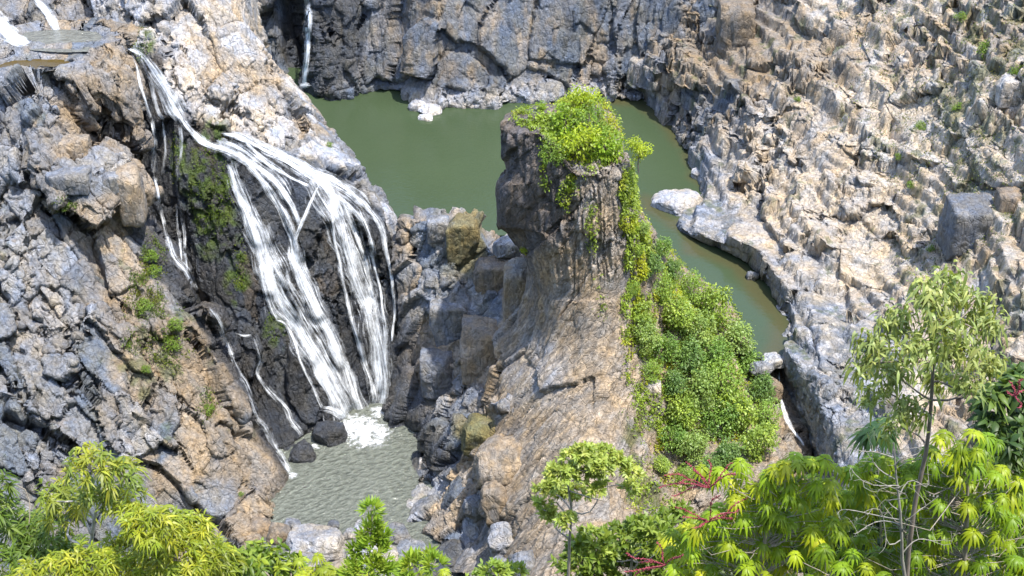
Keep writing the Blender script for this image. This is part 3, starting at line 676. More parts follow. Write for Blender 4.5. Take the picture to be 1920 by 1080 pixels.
BL = [
 (950,462,33,30,24,'small pale rock in the notch between the saddle and the tower',PALE*.8),
 (596,1017,1.0,60,34,'large pale grey creased boulder in the near corner of the lower pool',PALE*.75),
 (522,1000,.8,24,22,'brown upright boulder at the left end of the rocks below the lower pool',TAN*.8),
 (742,1002,.7,32,17,'low flat boulder in the water at the near edge of the lower pool',GREY*.85),
 (688,988,.5,26,12,'small flat stone beside the sapling top at the lower pool',PALE*.7),
 (700,1040,.9,56,22,'wide pale slab behind the leafy sapling below the lower pool',PALE*.8),
 (772,1034,.8,36,18,'grey slab between the sapling and the dark boulders',GREY),
 (850,1046,1.0,42,30,'dark smooth boulder leaning into the lower pool outlet',DARK*1.6),
 (893,1048,1.0,36,20,'flat dark boulder wedged beside the outlet of the lower pool',DARK*1.9),
 (905,985,3.0,44,36,'pale grey boulder with rounded top above the dark outlet rocks',PALE*.8),
 (868,930,5.0,46,36,'dark grey ribbed boulder on the right shore of the lower pool',BLUE*.8),
 (945,868,None,58,50,'big tan rounded boulder with a flat face at the foot of the pinnacle',TAN*1.05),
 (900,812,None,44,34,'mossy olive boulder above the big tan one',np.array([.17,.155,.07])),
 (935,935,None,36,44,'brown broken boulder just under the big tan one',TAN*.9),
 (566,846,.8,30,26,'wet black boulder at the foot of the left rivulets',DARK),
 (618,812,1.2,34,26,'wet black rounded rock lip beside the landing foam',DARK),
 (796,872,.6,13,16,'small pale boulder standing in the right side of the lower pool',CREAM),
 (792,842,.5,7,5,'tiny white stone at the water line right of the pool',np.array([.75,.75,.75])),
 (1268,382,25.4,58,22,'long pale whale-backed boulder reaching into the green channel',PALE*.95),
 (1345,425,25.8,52,26,'flat speckled grey boulder on the inner bank of the channel',PALE*.8),
 (1412,516,25.6,13,9,'small dark rounded boulder at the bend of the channel bank',GREY*.8),
 (1308,326,25.8,14,12,'small pale egg-shaped boulder on the pool bank under the right slope',PALE*.9),
 (1452,676,25.0,26,13,'pale slab damming the end of the green channel',PALE*.85),
 (1428,690,25.0,24,14,'grey slab under the last trees at the channel end',GREY),
 (1482,668,25.6,18,13,'small cracked block at the right side of the channel end',GREY*1.1),
 (1446,728,21,22,28,'brown rounded boulder standing left of the white chute',TAN*.85),
 (1450,790,15,24,28,'grey brown boulder beside the foot of the white chute',BROWN*1.4),
 (798,222,25.1,16,8,'outermost white stone of the little spit off the back cliff',PALE*1.3),
 (806,206,25.4,24,11,'middle pale stone of the little spit off the back cliff',PALE*1.15),
 (785,196,25.8,22,12,'innermost pale stone of the little spit, against the back cliff',PALE),
 (1010,165,27,52,22,'smooth grey domed slab at the foot of the back cliff behind the pinnacle',GREY*1.05),
 (900,175,26.5,60,14,'long pale grey shelf stone at the water line of the back cliff',PALE*.9),
]
for px, py, q, rx, ry, lab, col in BL:
    boulder(px, py, q, rx, ry, lab, col, wet=.8 if 'wet' in lab else 0, boxy=.35, sink=.2)
BL2 = [(486,985,26,26,'grey brown'),(470,1030,30,30,'tan'),(548,985,16,12,'small grey'),(560,1060,40,20,'pale'),(640,1068,38,18,'low tan'),(655,1000,16,10,'tiny pale'),(625,985,12,8,'tiny dark'),
 (775,1062,34,16,'wet dark'),(812,1075,30,16,'black'),(838,1000,22,16,'slate'),(875,1015,20,13,'round slate'),(850,975,26,18,'ribbed grey'),(895,945,30,24,'cracked grey'),(950,1010,38,34,'leaning pale'),(985,1060,40,34,'blue grey'),(940,1060,26,20,'small blue grey'),(820,945,16,14,'speckled')]
PLC = {486: 'at the left tip of the stones below the lower pool', 470: 'half hidden by the bush tops at the bluff foot', 548: 'between the upright brown boulder and the creased one', 560: 'under the large creased boulder', 640: 'below the large creased boulder at the bottom edge',
 655: 'in the shallows right of the creased boulder', 625: 'in the water just above the creased boulder', 775: 'right of the short sapling at the bottom', 812: 'at the bottom edge beside the outlet', 838: 'in the water above the outlet', 875: 'above the flat wedged boulder', 850: 'on the right shore of the lower pool',
 895: 'under the dark ribbed one on the right shore', 950: 'right of the rounded pale outlet boulder', 985: 'at the apron foot near the bottom edge', 940: 'left of the blue grey apron-foot boulder', 820: 'at the water line of the right pool shore'}
CL2 = {'tan': TAN, 'brown': BROWN*1.3, 'pale': PALE*.62, 'dark': DARK*2, 'black': DARK*1.5, 'slate': BLUE*.7, 'grey': GREY}
for px, py, rx, ry, w_ in BL2:
    c_ = [v for k, v in CL2.items() if k in w_] or [GREY]
    boulder(px, py, .5 if px < 880 and px > 540 else None, rx, ry, w_+' boulder '+PLC[px], c_[0], boxy=.45, sink=.1, wet=.8 if 'wet' in w_ or 'black' in w_ else 0)
BK = [
 (972,560,None,32,74,'tall tan upright slab on the saddle against the left foot of the pinnacle tower',TAN*1.15,.9),
 (925,520,None,42,38,'brown squared block on the saddle between the olive block and the tan slab',TAN*.9,.9),
 (905,655,None,46,60,'large tan angular block halfway down the gully left of the pinnacle apron',TAN*1.1,.85),
 (845,600,None,44,50,'blue grey angular block in the middle of the saddle face',GREY*1.15,.85),
 (820,700,None,36,44,'dark grey angular block low on the saddle face right of the falls',GREY*.8,.85),
 (130,338,None,44,20,'flat grey ledge stone carrying the small amber puddle',GREY*.9,.7),
 (135,284,None,38,27,'tan cube-shaped rock block on the upper ledge of the left bluff',TAN*1.0,.9),
 (247,366,None,24,54,'tall tan rock pillar on the edge of the left bluff beside the threads of water',TAN*1.15,.9),
 (212,345,None,18,22,'small grey block leaning on the tan pillar of the left bluff',GREY,.8),
 (868,446,None,36,44,'olive brown squared rock block standing on the saddle before the pool',np.array([.20,.17,.085]),.9),
 (822,430,None,24,26,'grey tooth-shaped rock left of the squared block on the saddle',GREY,.7),
 (1378,60,None,36,54,'tall brown rectangular buttress beside the back cliff',TAN*.75,.9),
 (1900,170,None,34,26,'cream stepped rock block at the right border of the slope',CREAM,.85),
 (1820,430,None,52,56,'large grey streaked rock buttress low on the right slope',GREY*.8,.85),
 (1890,390,None,26,34,'narrow brown block right of the grey streaked buttress',BROWN*1.2,.85),
 (1225,730,None,16,16,'small cream block among the plants on the pinnacle flank',CREAM,.7),
]
for px, py, q, rx, ry, lab, col, bx in BK:
    boulder(px, py, q, rx, ry, lab, col, boxy=.86, sink=.0, name='rock_block', cuts=7, depth=(rx+ry)*.42, rough=.7)
# ------------------------------------------------------------------ foliage
def leaf_mat(name, trans=.35, rough=.45, spec=.4):
    m, nt, b = new_mat(name); L = nt.links.new
    at = N(nt, 'ShaderNodeAttribute', attribute_name='Col'); L(at.outputs['Color'], b.inputs['Base Color'])
    b.inputs['Roughness'].default_value = rough; b.inputs['Specular IOR Level'].default_value = spec
    tr = N(nt, 'ShaderNodeBsdfTranslucent'); L(mixc(nt, 1.0, at.outputs['Color'], (1.5, 1.35, .5), 'MULTIPLY'), tr.inputs[0])
    mx = N(nt, 'ShaderNodeMixShader'); mx.inputs[0].default_value = trans
    L(b.outputs[0], mx.inputs[1]); L(tr.outputs[0], mx.inputs[2]); L(mx.outputs[0], nt.nodes['Material Output'].inputs[0]); return m
M_LEAF = leaf_mat('leaf'); M_GLOSS = leaf_mat('glossy_leaf', .3, .42, .3)
m, nt, b = new_mat('bark'); M_BARK = m
at = N(nt, 'ShaderNodeAttribute', attribute_name='Col')
n1 = N(nt, 'ShaderNodeTexNoise', Scale=9.0, Detail=5.0, Roughness=.7); nt.links.new(mapped(nt, (1, 1, .25)), n1.inputs['Vector'])
nt.links.new(mixc(nt, 1.0, at.outputs['Color'], ramp(nt, n1.outputs[0], [(.3, .55), (.7, 1.35)]), 'MULTIPLY'), b.inputs['Base Color']); b.inputs['Roughness'].default_value = .85
def nrm(a): return a/np.maximum(np.linalg.norm(a, axis=1, keepdims=True), 1e-9)
def leaves(name, B, D, L, Wd, droop, col, mat, parent=None, rows=3, fold=0., rr=None, jitter=.5):
    """many leaves in one mesh; B base, D direction, L length, Wd width, droop bends the tip down"""
    n = len(B); rr = rr or rng; D = nrm(D)
    up = np.tile([0, 0, 1.], (n, 1))+rr.normal(size=(n, 3))*jitter; S = nrm(np.cross(D, up)); Nn = nrm(np.cross(S, D))
    ts = np.linspace(0, 1, rows+1); prof = {2: [.25, 1, .05], 3: [.2, 1, .75, .04], 4: [.15, .8, 1, .7, .03]}[rows]
    cols_ = [-1, 0, 1] if fold else [-1, 1]; k = len(cols_); V = np.zeros((n, rows+1, k, 3))
    for i, t in enumerate(ts):
        c = B+D*(L*t)[:, None]; c[:, 2] -= droop*L*t*t
        for j, s in enumerate(cols_):
            V[:, i, j] = c+S*(Wd*.5*prof[i]*s)[:, None]+(Nn*(fold*Wd*(.5 if s == 0 else -.2))[:, None] if fold else 0)
    m_ = (rows+1)*k; loc = gridfaces(rows+1, k); Fc = (loc[None]+(np.arange(n)*m_)[:, None, None]).reshape(-1, 4)
    C = np.repeat(col, m_, 0)
    return mesh_np(name, V.reshape(-1, 3), Fc, mat, parent=parent, col=C, smooth=bool(fold))
def tube(paths, name, parent, col, sides=6, mat=None):
    """paths: lists of (x, y, z, r)"""
    Vs = []; Fs = []; o0 = 0
    for P in paths:
        P = np.array(P, float); n = len(P)
        if n < 2: continue
        T = nrm(np.gradient(P[:, :3], axis=0)); ref = np.tile([.3, .9, .1], (n, 1)); A_ = nrm(np.cross(T, ref)); B_ = np.cross(T, A_)
        a = np.linspace(0, 2*math.pi, sides, endpoint=False)
        ring = P[:, None, :3]+P[:, None, 3:4]*(A_[:, None]*np.cos(a)[None, :, None]+B_[:, None]*np.sin(a)[None, :, None])
        Vs.append(ring.reshape(-1, 3)); i = np.arange(n*sides).reshape(n, sides); j = np.roll(i, -1, 1)
        Fs.append(np.stack([i[:-1], j[:-1], j[1:], i[1:]], -1).reshape(-1, 4)+o0); o0 += n*sides
    V = np.vstack(Vs); return mesh_np(name, V, np.vstack(Fs), mat or M_BARK, parent=parent, col=full(np.array(col), len(V)), smooth=True)
def curvy(a, b, r0, r1, n=8, sag=0., wob=.06, rr=None):
    rr = rr or rng; a = np.array(a, float); b = np.array(b, float); t = np.linspace(0, 1, n); l = np.linalg.norm(b-a)
    P = a+(b-a)*t[:, None]; w1 = rr.normal(size=3)*wob*l; w2 = rr.normal(size=3)*wob*.6*l
    P += np.outer(np.sin(t*math.pi), w1)+np.outer(np.sin(t*2*math.pi), w2); P[:, 2] += sag*l*np.sin(t*math.pi)
    return np.column_stack([P, r0+(r1-r0)*t])
def sph(rr, n): return nrm(rr.normal(size=(n, 3)))

# ---- small crowns seen from far: clumps of leaf faces round limbs
def far_crown(seed, n_cl, per, hue, leaf=.34, tall=1.0, sprawl=1.0):
    rr = np.random.default_rng(seed); c = sph(rr, n_cl)*(.35+.65*rr.random((n_cl, 1))**.5); c[:, 2] = c[:, 2]*.8*tall+.15; c *= .82
    c[:, :2] *= sprawl; rad = .17+.17*rr.random(n_cl)
    i = np.repeat(np.arange(n_cl), per); d = sph(rr, len(i)); d[:, 2] = d[:, 2]*.8+.15
    B = c[i]+d*rad[i][:, None]*(.75+.5*rr.random((len(i), 1)))
    D = d+rr.normal(size=d.shape)*.5; D[:, 2] -= .2
    tone = (.78+.5*rr.random(n_cl))[i]*(.85+.3*rr.random(len(i)))
    yel = (rr.random(n_cl)**2)[i]
    col = np.array(hue)[None]*tone[:, None]; col = col*(1+yel[:, None]*np.array([.3, .15, -.05]))
    return B, D, col, c
def far_tree(px, py, rp, label, hue, names, group, cat='tree', kind=0, meshes={}, tall=1.0, name=None, above=.75, off=(0, 0, 0)):
    h = hit(px, py+rp*.5, names) or hit(px, py)
    if h is None: print('no ground', label); return None
    base = np.array(h[0]); r = rp*h[3]/F
    key = (kind, cat)
    if key not in meshes:
        rr = np.random.default_rng(100+kind*7+len(cat)); B, D, col, c = far_crown(200+kind, 42 if cat == 'tree' else 22, 42, hue, tall=tall)
        n = len(B); lo = leaves('crown', B, D, np.full(n, .10+.02*(kind % 4))*(.7+.6*rr.random(n)), np.full(n, .07+.01*(kind % 3))*(.7+.6*rr.random(n)), .3, col, M_LEAF, rows=2, rr=rr)
        tr = tube([curvy((0, 0, -1.5), (0, 0, .1), .05, .03, rr=rr)]+[curvy((0, 0, -.5+.4*rr.random()), q*.9, .022, .006, 5, rr=rr) for q in c[:12]], 'trunk', None, (.16, .13, .10), 5)
        meshes[key] = (lo.data, tr.data); COL.objects.unlink(lo); COL.objects.unlink(tr)
        bpy.data.objects.remove(lo); bpy.data.objects.remove(tr)
    dc, dt = meshes[key]
    rz = random.random()*6.28 if not any(off) else 0.0
    root = empty(name or ('tree' if cat == 'tree' else 'shrub'), base, rz); s = r*(.97+.1*random.random())
    for nm, dat in (('crown', dc), ('trunk', dt)):
        o = bpy.data.objects.new(nm, dat); COL.objects.link(o); o.parent = root; o.location = (off[0], off[1], r*above+off[2]); o.scale = (s, s, s*tall)
    tag(root, label, cat, group); return root
HUES = [(.19, .30, .05), (.145, .25, .05), (.23, .33, .055), (.12, .21, .055), (.20, .29, .075)]
GRP = 'trees covering the pool-side flank of the pinnacle'
ordn = ['topmost', 'second', 'third', 'fourth', 'fifth', 'sixth', 'seventh', 'eighth', 'ninth', 'tenth', 'eleventh', 'twelfth', 'thirteenth', 'fourteenth']
rowsT = {'edge': [(1213,430,15),(1243,470,21),(1262,508,23),(1296,548,28),(1334,588,32),(1372,640,34),(1400,690,34),(1418,738,32),(1425,785,32),(1408,835,30)],
 'mid': [(1222,500,22),(1240,552,27),(1270,596,30),(1305,628,34),(1338,668,36),(1290,680,34),(1350,725,38),(1378,780,36),(1310,740,36),(1345,800,38),(1362,855,32)],
 'inner': [(1185,545,16),(1200,590,23),(1212,640,27),(1245,660,28),(1262,722,30),(1222,700,22),(1280,780,32),(1300,842,32),(1262,830,24),(1330,885,28),(1285,895,24),(1240,875,18)]}
phr = {'edge': 'green tree, %s down the outer crest of the wooded pinnacle flank above the channel', 'mid': 'bushy tree, %s down the middle of the wooded pinnacle flank', 'inner': 'small tree, %s down the rock-side margin of the wooded pinnacle flank'}
for rw, lst in rowsT.items():
    for i, (x, y, r_) in enumerate(lst):
        far_tree(x+((y-560)*.05 if rw == 'edge' else 0), y, r_*(.9+.28*random.random()), phr[rw] % ordn[i], HUES[(i*2+len(rw)) % 5], ['rock_pinnacle'], GRP, kind=(i*2+len(rw)) % 5, tall=.9+.55*random.random())
LIME = [(.27, .36, .02), (.20, .31, .02), (.14, .23, .03)]
for i, (x, y, r_, lab) in enumerate([
 (1096,190,34,'lime green leafy shrub on the very tip of the pinnacle'),
 (1062,232,36,'lime creeper mound on the upper left of the pinnacle top'),
 (1112,232,44,'rounded bright shrub in the middle of the pinnacle top'),
 (1085,272,44,'dense bright shrub at the front of the pinnacle top'),
 (1136,274,38,'dark green shrub on the right front corner of the pinnacle top'),
 (1040,285,28,'spreading lime shrub hanging over the dark face of the pinnacle'),
 (1158,296,27,'small tree leaning from the pinnacle top out over the pool'),
 (1014,200,13,'tiny lime sprig on the back of the left shoulder of the pinnacle'),
 (1072,345,17,'small shrub rooted in a crack below the pinnacle top'),
 (1172,372,15,'yellow green shrub on the right edge of the pinnacle under the leaning tree'),
 (1184,420,15,'yellow green shrub midway down the right edge of the pinnacle'),
 (1192,468,16,'yellow green shrub above the wooded flank on the right edge'),
 (985,470,11,'dark shrub in the notch between saddle and pinnacle')]):
    far_tree(x, y, r_, lab, LIME[i % 3], ['rock_pinnacle', 'rock_saddle'], None, cat='shrub', kind=10+i % 3, above=.55, tall=1.15, off=(3.2, 0, 1.2) if 'leaning' in lab and 'small tree' in lab else (0, 0, 0))
for i, (x, y, r_, lab) in enumerate([
 (322,640,20,'tall dark green shrub on the tan flank of the left bluff'), (330,605,16,'small shrub above the tall dark one on the left bluff'),
 (272,570,17,'dark green shrub high on the left bluff near the gully'), (283,478,17,'dry yellowish shrub on the rim of the left bluff beside the thread fall'),
 (290,505,14,'dry shrub just below the yellowish one on the bluff rim'), (120,382,13,'small shrub under the amber puddle ledge'),
 (240,645,9,'tiny bright shrub left of the tall dark shrub'), (274,690,10,'little green shrub below the tall dark shrub on the bluff'),
 (390,765,12,'bright green shrub low on the tan flank of the left bluff'), (452,925,6,'tiny green tuft just above the lower pool on the bluff foot'),
 (1725,235,13,'small green shrub in the middle of the right slope'), (1685,292,10,'green tuft beside pale ledges on the right slope'),
 (1795,200,13,'dark green shrub on the upper right slope'), (1848,90,18,'spreading shrub near the top right of the slope'),
 (1905,130,14,'shrub at the right border of the slope'), (1708,345,10,'small shrub below the pale ledges of the right slope'),
 (1745,465,10,'green shrub left of the grey streaked buttress'), (1495,185,8,'tiny shrub under the brown buttress'),
 (1800,30,13,'shrub at the upper border of the right slope'), (618,270,7,'tiny green tuft on the ridge crest beside the green pool')]):
    far_tree(x, y, r_, lab, LIME[2], None, None, cat='shrub', kind=13, above=.3)

# creepers and low plants clinging to the rock: nobody could count them
def carpet(name, patchname, polys, count, size, label, hue, lift=.35):
    G, S = PATCH[patchname]; Pg = G.reshape(-1, 3); P = S.reshape(-1, 3); px, py = project(P)
    w_ = np.zeros(len(P))
    for cx, cy, rx, ry, dn in polys:
        d = ((px-cx)/rx)**2+((py-cy)/ry)**2; w_ = np.maximum(w_, dn*(1-sstep(.55, 1.1, d+.7*fbm(P/2.0, 3, 900))))
    w_ = w_*sstep(-.25, .15, fbm(P/1.3, 3, 905))
    n_ = normals(S).reshape(-1, 3); to = np.array([0, 0, CAM_H])-P; sg = np.sign(np.mean(np.sum(n_*to, 1))); n_ = n_*sg
    w_ = w_*(np.sum(n_*to, 1) > 0); w_ /= w_.sum()
    i = rng.choice(len(P), count, p=w_); j = rng.normal(size=(count, 3))*.22
    B = P[i]+n_[i]*(lift*rng.random(count))[:, None]+j; D = rng.normal(size=(count, 3))+n_[i]*.6
    tone = (.6+.7*rng.random(count))*(1+.5*fbm(P[i]/1.6, 3, 910)); col = np.array(hue)[None]*tone[:, None]
    yel = sstep(0, .4, fbm(P[i]/3, 2, 912)); col = col*(1+yel[:, None]*np.array([.6, .25, -.2]))
    o = leaves(name, B, D, size*(.6+.8*rng.random(count)), size*.55*(.6+.8*rng.random(count)), .3, col, M_LEAF, rows=2)
    tag(o, label, 'undergrowth', kind='stuff')
carpet('undergrowth', 'rock_pinnacle', [(1090,245,75,80,1),(995,222,38,22,1),(1178,380,16,80,1),(1195,470,28,70,1),(1185,600,26,90,.8),(1215,760,30,90,.5),(1230,900,60,90,.6),(1290,700,120,200,.8),
  (1350,720,110,170,.8),(1258,505,30,60,1),(1325,590,36,60,1),(1380,660,40,60,1),(1020,300,10,60,.5),(1070,360,22,40,.6),(1125,560,12,60,.12),(1110,430,15,60,.2),(950,470,8,20,.3)], 60000, .42, 'lime creepers and low plants clinging to the pinnacle', (.21, .29, .03))
carpet('undergrowth', 'cliff_left', [(270,580,40,80,.6),(320,640,40,60,.7),(285,490,28,50,.8),(120,385,30,18,.5),(390,760,22,40,.6),(240,640,14,20,.4)], 5200, .34, 'patchy grass and plants on the tan flank of the left bluff', (.09, .13, .02))
carpet('undergrowth', 'slope_right', [(1740,120,180,190,.5),(1850,330,90,160,.5),(1700,300,70,60,.4),(1860,80,80,80,.9),(1720,480,60,60,.5)], 5200, .34, 'sparse tufts scattered over the ledges of the right slope', (.09, .12, .025))
carpet('undergrowth', 'rock_falls', [(395,350,40,100,.6),(450,500,12,60,.9),(262,80,24,30,.8),(330,300,16,60,.4),(255,170,10,40,.5),(515,610,20,30,.4)], 3600, .26, 'green moss and ferns on the dark rock of the falls', (.10, .16, .012), lift=.12)
# ------------------------------------------------------------------ the near trees below the lookout
def hill_z(y): return 166-1.22*y
def kpx(y, py): d = ray(960, py); return (y/d[1])*np.linalg.norm(d)/F
def tufts(C, A, kind, size, rr, tone, hue, tip):
    """C: centres, A: axis of each tuft. Returns leaf arrays"""
    spec = {'lance': (11, 1.0, .17, .55, (.15, 1.0)), 'umbrella': (13, 1.0, .27, 1.1, (.05, .5)), 'droop': (9, 1.0, .30, .8, (-.7, .5)), 'small': (10, 1.0, .36, .15, (.2, 1.2)), 'broad': (8, 1.0, .34, .4, (.1, .9)), 'up': (9, 1.0, .22, -.1, (.6, 1.4))}[kind]
    k = spec[0]; n = len(C); i = np.repeat(np.arange(n), k); A = nrm(A)
    R1 = nrm(np.cross(A, np.tile([.2, .7, .3], (n, 1)))); R2 = np.cross(A, R1)
    th = (np.tile(np.arange(k), n)+rr.random(n*k)*.5+np.repeat(rr.random(n)*k, k))*(2*math.pi/k)
    el = rr.uniform(*spec[4], n*k)
    D = (R1[i]*np.cos(th)[:, None]+R2[i]*np.sin(th)[:, None])*np.cos(el)[:, None]+A[i]*np.sin(el)[:, None]
    L = size*(.75+.5*rr.random(n*k)) if kind != 'umbrella' else size*(.88+.2*rr.random(n*k))*np.repeat(.8+.35*rr.random(n), k)
    B = C[i]+D*(.07*size) if kind in ('umbrella', 'up') else C[i]+A[i]*(rr.random((n*k, 1))-.6)*size*.8+(rr.normal(size=(n*k, 3))*size*.5 if kind == 'droop' else 0)
    t = (tone[i]*(.85+.3*rr.random(n*k)))[:, None]; y = (rr.random(n)**2.2)[i][:, None]
    col = (np.array(hue)*(1-y)+np.array(tip)*y)*t
    return B, D, L, L*spec[2]*(.85+.3*rr.random(n*k)), spec[3], col
def near_tree(label, cat, trunk, y, lobes, kind, size, hue, tip, dens=1.0, seed=0, bark=(.28, .24, .19), r0=.09, tilt=.5, mat=None, centres=None, group=None, shell=.45, name='tree', twig=True, dshift=0.0):
    rr = np.random.default_rng(seed+4000); C = []; A = []
    if centres:
        for q in centres:
            yy = y+(q[2] if len(q) > 2 else rr.uniform(-.5, .5)); C.append(W(q[0], q[1], max(yy, 100)) if yy > 100 else np.array([0, 0, CAM_H])+ray(q[0], q[1])*(yy/ray(q[0], q[1])[1]))
            A.append(np.array([rr.normal()*.25, -.25+rr.normal()*.25, 1]))
    def PT(px, py, yy): d = ray(px, py); return np.array([0, 0, CAM_H])+d*(yy/d[1])
    LC = []
    for (lx, ly, rx, ry) in lobes:
        yy = y+rr.uniform(-.8, .8)*(.5+rx/80)+dshift; k = kpx(yy, ly); c = PT(lx, ly, yy); LC.append(c)
        n = max(int(dens*(rx*ry)/(38.0*(size/.2)**1.2)), 3)
        d = sph(rr, n); d[:, 2] = np.abs(d[:, 2])*1.0-.30*rr.random(n); q = (shell+(1-shell)*rr.random((n, 1))**.7)
        off = d*q*np.array([rx*k, min(rx, ry)*k, ry*k*1.1])
        C += list(c+off); A += list(nrm(d+np.array([0, -.1, tilt])+rr.normal(size=(n, 3))*.3))
    C = np.array(C); A = np.array(A)
    P = [PT(a, b2, y+(t[0] if t else 0)) for a, b2, *t in trunk]; base = np.array([P[0][0], y, hill_z(y)-.3])
    root = empty(name, base); pts = np.array([base]+P)
    L0 = crline(np.column_stack([pts, np.linspace(r0, r0*.28, len(pts))]), .25); rel = lambda a: a-np.array([*base, 0])[:a.shape[1]] if a.shape[1] == 4 else a-base
    paths = [rel(L0)]; tone = .8+.4*rr.random(len(C))
    for c in LC:
        j = np.argmin(np.linalg.norm(L0[:, :3]-c, axis=1)+np.maximum(L0[:, 2]-c[2]+.2, 0)*3); s = L0[j]
        paths.append(rel(curvy(s[:3], c, s[3]*.7, s[3]*.2+.004, 8, rr=rr, wob=.12)))
    if twig:
        hubs = np.array(LC) if LC else L0[-6:, :3]
        for i in range(len(C)):
            if rr.random() > (.55 if not centres else 1): continue
            if centres: j = np.argmin(np.linalg.norm((L0[:, :3]-C[i])*[1, 1, .7], axis=1)+(L0[:, 2] > C[i][2])*2); s = L0[j, :3]
            else: s = hubs[np.argmin(np.linalg.norm(hubs-C[i], axis=1))]
            paths.append(rel(curvy(s, C[i]-A[i]*size*.2, .012 if centres else .007, .004, 5, rr=rr, wob=.1, sag=-.08 if centres else 0)))
    tube(paths, 'trunk', root, bark, 6)
    B, D, L, Wd, dr, col = tufts(C, A, kind, size, rr, tone, hue, tip)
    rows = 3; leaves('crown', B-base, D, L, Wd, dr, col, mat or M_LEAF, root, rows=rows, fold=.16 if kind in ('umbrella', 'broad') else 0, rr=rr, jitter=.12 if kind == 'umbrella' else .5)
    tag(root, label, cat, group); return root, base, PT
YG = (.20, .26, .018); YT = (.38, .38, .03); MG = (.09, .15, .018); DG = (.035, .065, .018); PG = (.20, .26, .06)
near_tree('leafy tree with pale forked branches and yellow tips at the lower left', 'tree', [(165,1150),(170,1060),(173,1000),(182,950),(205,925),(214,905)], 24,
          [(170,880,52,40),(225,895,45,36),(140,930,45,40),(195,935,50,38),(120,965,44,36),(245,925,28,24),(160,860,28,22),(95,925,26,26)], 'lance', .30, (.15,.21,.03), (.36,.36,.03), seed=1, bark=(.42,.39,.34), r0=.075, dens=.8)
near_tree('dark green drooping bush in the lower left corner', 'bush', [(40,1150),(45,1080),(50,1020)], 25.5, [(40,1000,60,50),(90,1010,50,45),(0,970,40,50),(30,1060,70,40),(5,910,14,40),(130,1040,60,40)], 'lance', .30, MG, (.16,.22,.03), seed=2)
near_tree('dense yellow green bush filling the bottom left under the bluff', 'bush', [(290,1160),(290,1100),(300,1030)], 22.5,
          [(285,990,62,44),(345,1000,60,44),(250,1040,66,50),(330,1050,90,50),(400,1050,44,46),(170,1060,70,40),(380,1085,80,36),(90,1075,70,30),(240,965,36,28),(300,1090,120,36)], 'lance', .25, YG, YT, seed=3, dens=1.3)
near_tree('mid green broad-leaved bush right of the dense yellow green one', 'bush', [(505,1150),(505,1080)], 23.5, [(500,1045,44,34),(455,1065,36,34),(545,1065,34,28),(500,1080,70,28)], 'broad', .27, MG, (.26,.32,.03), seed=4, mat=M_GLOSS)
near_tree('low bush with rounded yellow umbrella leaves at the bottom edge, under the pale boulder', 'bush', [(600,1160),(598,1090)], 22.5, [(600,1085,60,24),(665,1085,40,20)], 'umbrella', .22, (.24,.30,.02), (.36,.38,.02), seed=5, mat=M_GLOSS,
          centres=[(595,1042,0),(560,1050,0),(575,1068,.3),(612,1060,0),(640,1072,.2)])
near_tree('slender upright sapling with bright leaves reaching up before the lower pool', 'sapling', [(690,1160),(692,1080),(694,1020),(698,975),(697,950)], 21.5,
          [(697,960,14,22),(696,1000,22,28),(700,1040,30,30),(690,1072,50,26),(716,1010,14,16),(672,1035,16,18)], 'up', .20, (.19,.30,.03), (.32,.40,.05), seed=6, r0=.03, dens=1.6)
near_tree('short bright sapling beside the slender one at the bottom edge', 'sapling', [(785,1160),(786,1090)], 21.5, [(780,1062,30,24),(815,1060,16,22),(760,1080,40,20),(806,1040,8,14)], 'up', .20, (.19,.30,.03), (.34,.40,.05), seed=7, r0=.025, dens=1.4)
near_tree('small leafy shrub at the bottom edge under the dark outlet rocks', 'shrub', [(930,1160),(930,1090)], 23, [(925,1072,30,20),(965,1072,22,18),(900,1084,24,14)], 'small', .15, (.19,.28,.04), (.30,.36,.06), seed=8, r0=.03, dens=1.3)
near_tree('yellow round-leaved seedling at the bottom edge left of the small shrub', 'seedling', [(833,1160),(833,1082)], 22, [], 'umbrella', .2, (.26,.33,.02), (.36,.38,.02), seed=21, r0=.02, centres=[(833,1070,0),(826,1084,0)], mat=M_GLOSS)
near_tree('airy light green tree with thin branching trunk in front of the pinnacle apron', 'tree', [(1062,1160),(1066,1080),(1068,1010),(1072,960),(1066,920),(1070,880)], 23,
          [(1085,855,36,24),(1130,850,24,16),(1050,890,34,24),(1095,885,40,24),(1160,868,26,18),(1185,885,22,16),(1065,920,42,22),(1025,915,24,18),(1120,915,20,16),(1030,965,16,26),(1125,880,26,18),(1060,975,20,16),(1180,915,18,14),(1010,945,10,12)],
          'small', .14, (.28,.36,.07), (.42,.45,.11), seed=9, bark=(.30,.26,.22), r0=.05, dens=1.7, shell=.2)
near_tree('wide mid green bush between the airy tree and the umbrella-leaved trees', 'bush', [(1180,1180),(1180,1100),(1185,1050)], 24.5,
          [(1110,1030,50,40),(1170,1015,50,36),(1230,1010,50,40),(1090,1065,60,36),(1160,1060,80,44),(1240,1060,80,50),(1270,980,40,36),(1200,985,24,20)], 'small', .20, (.13,.20,.025), (.26,.32,.05), seed=10, dens=1.25)
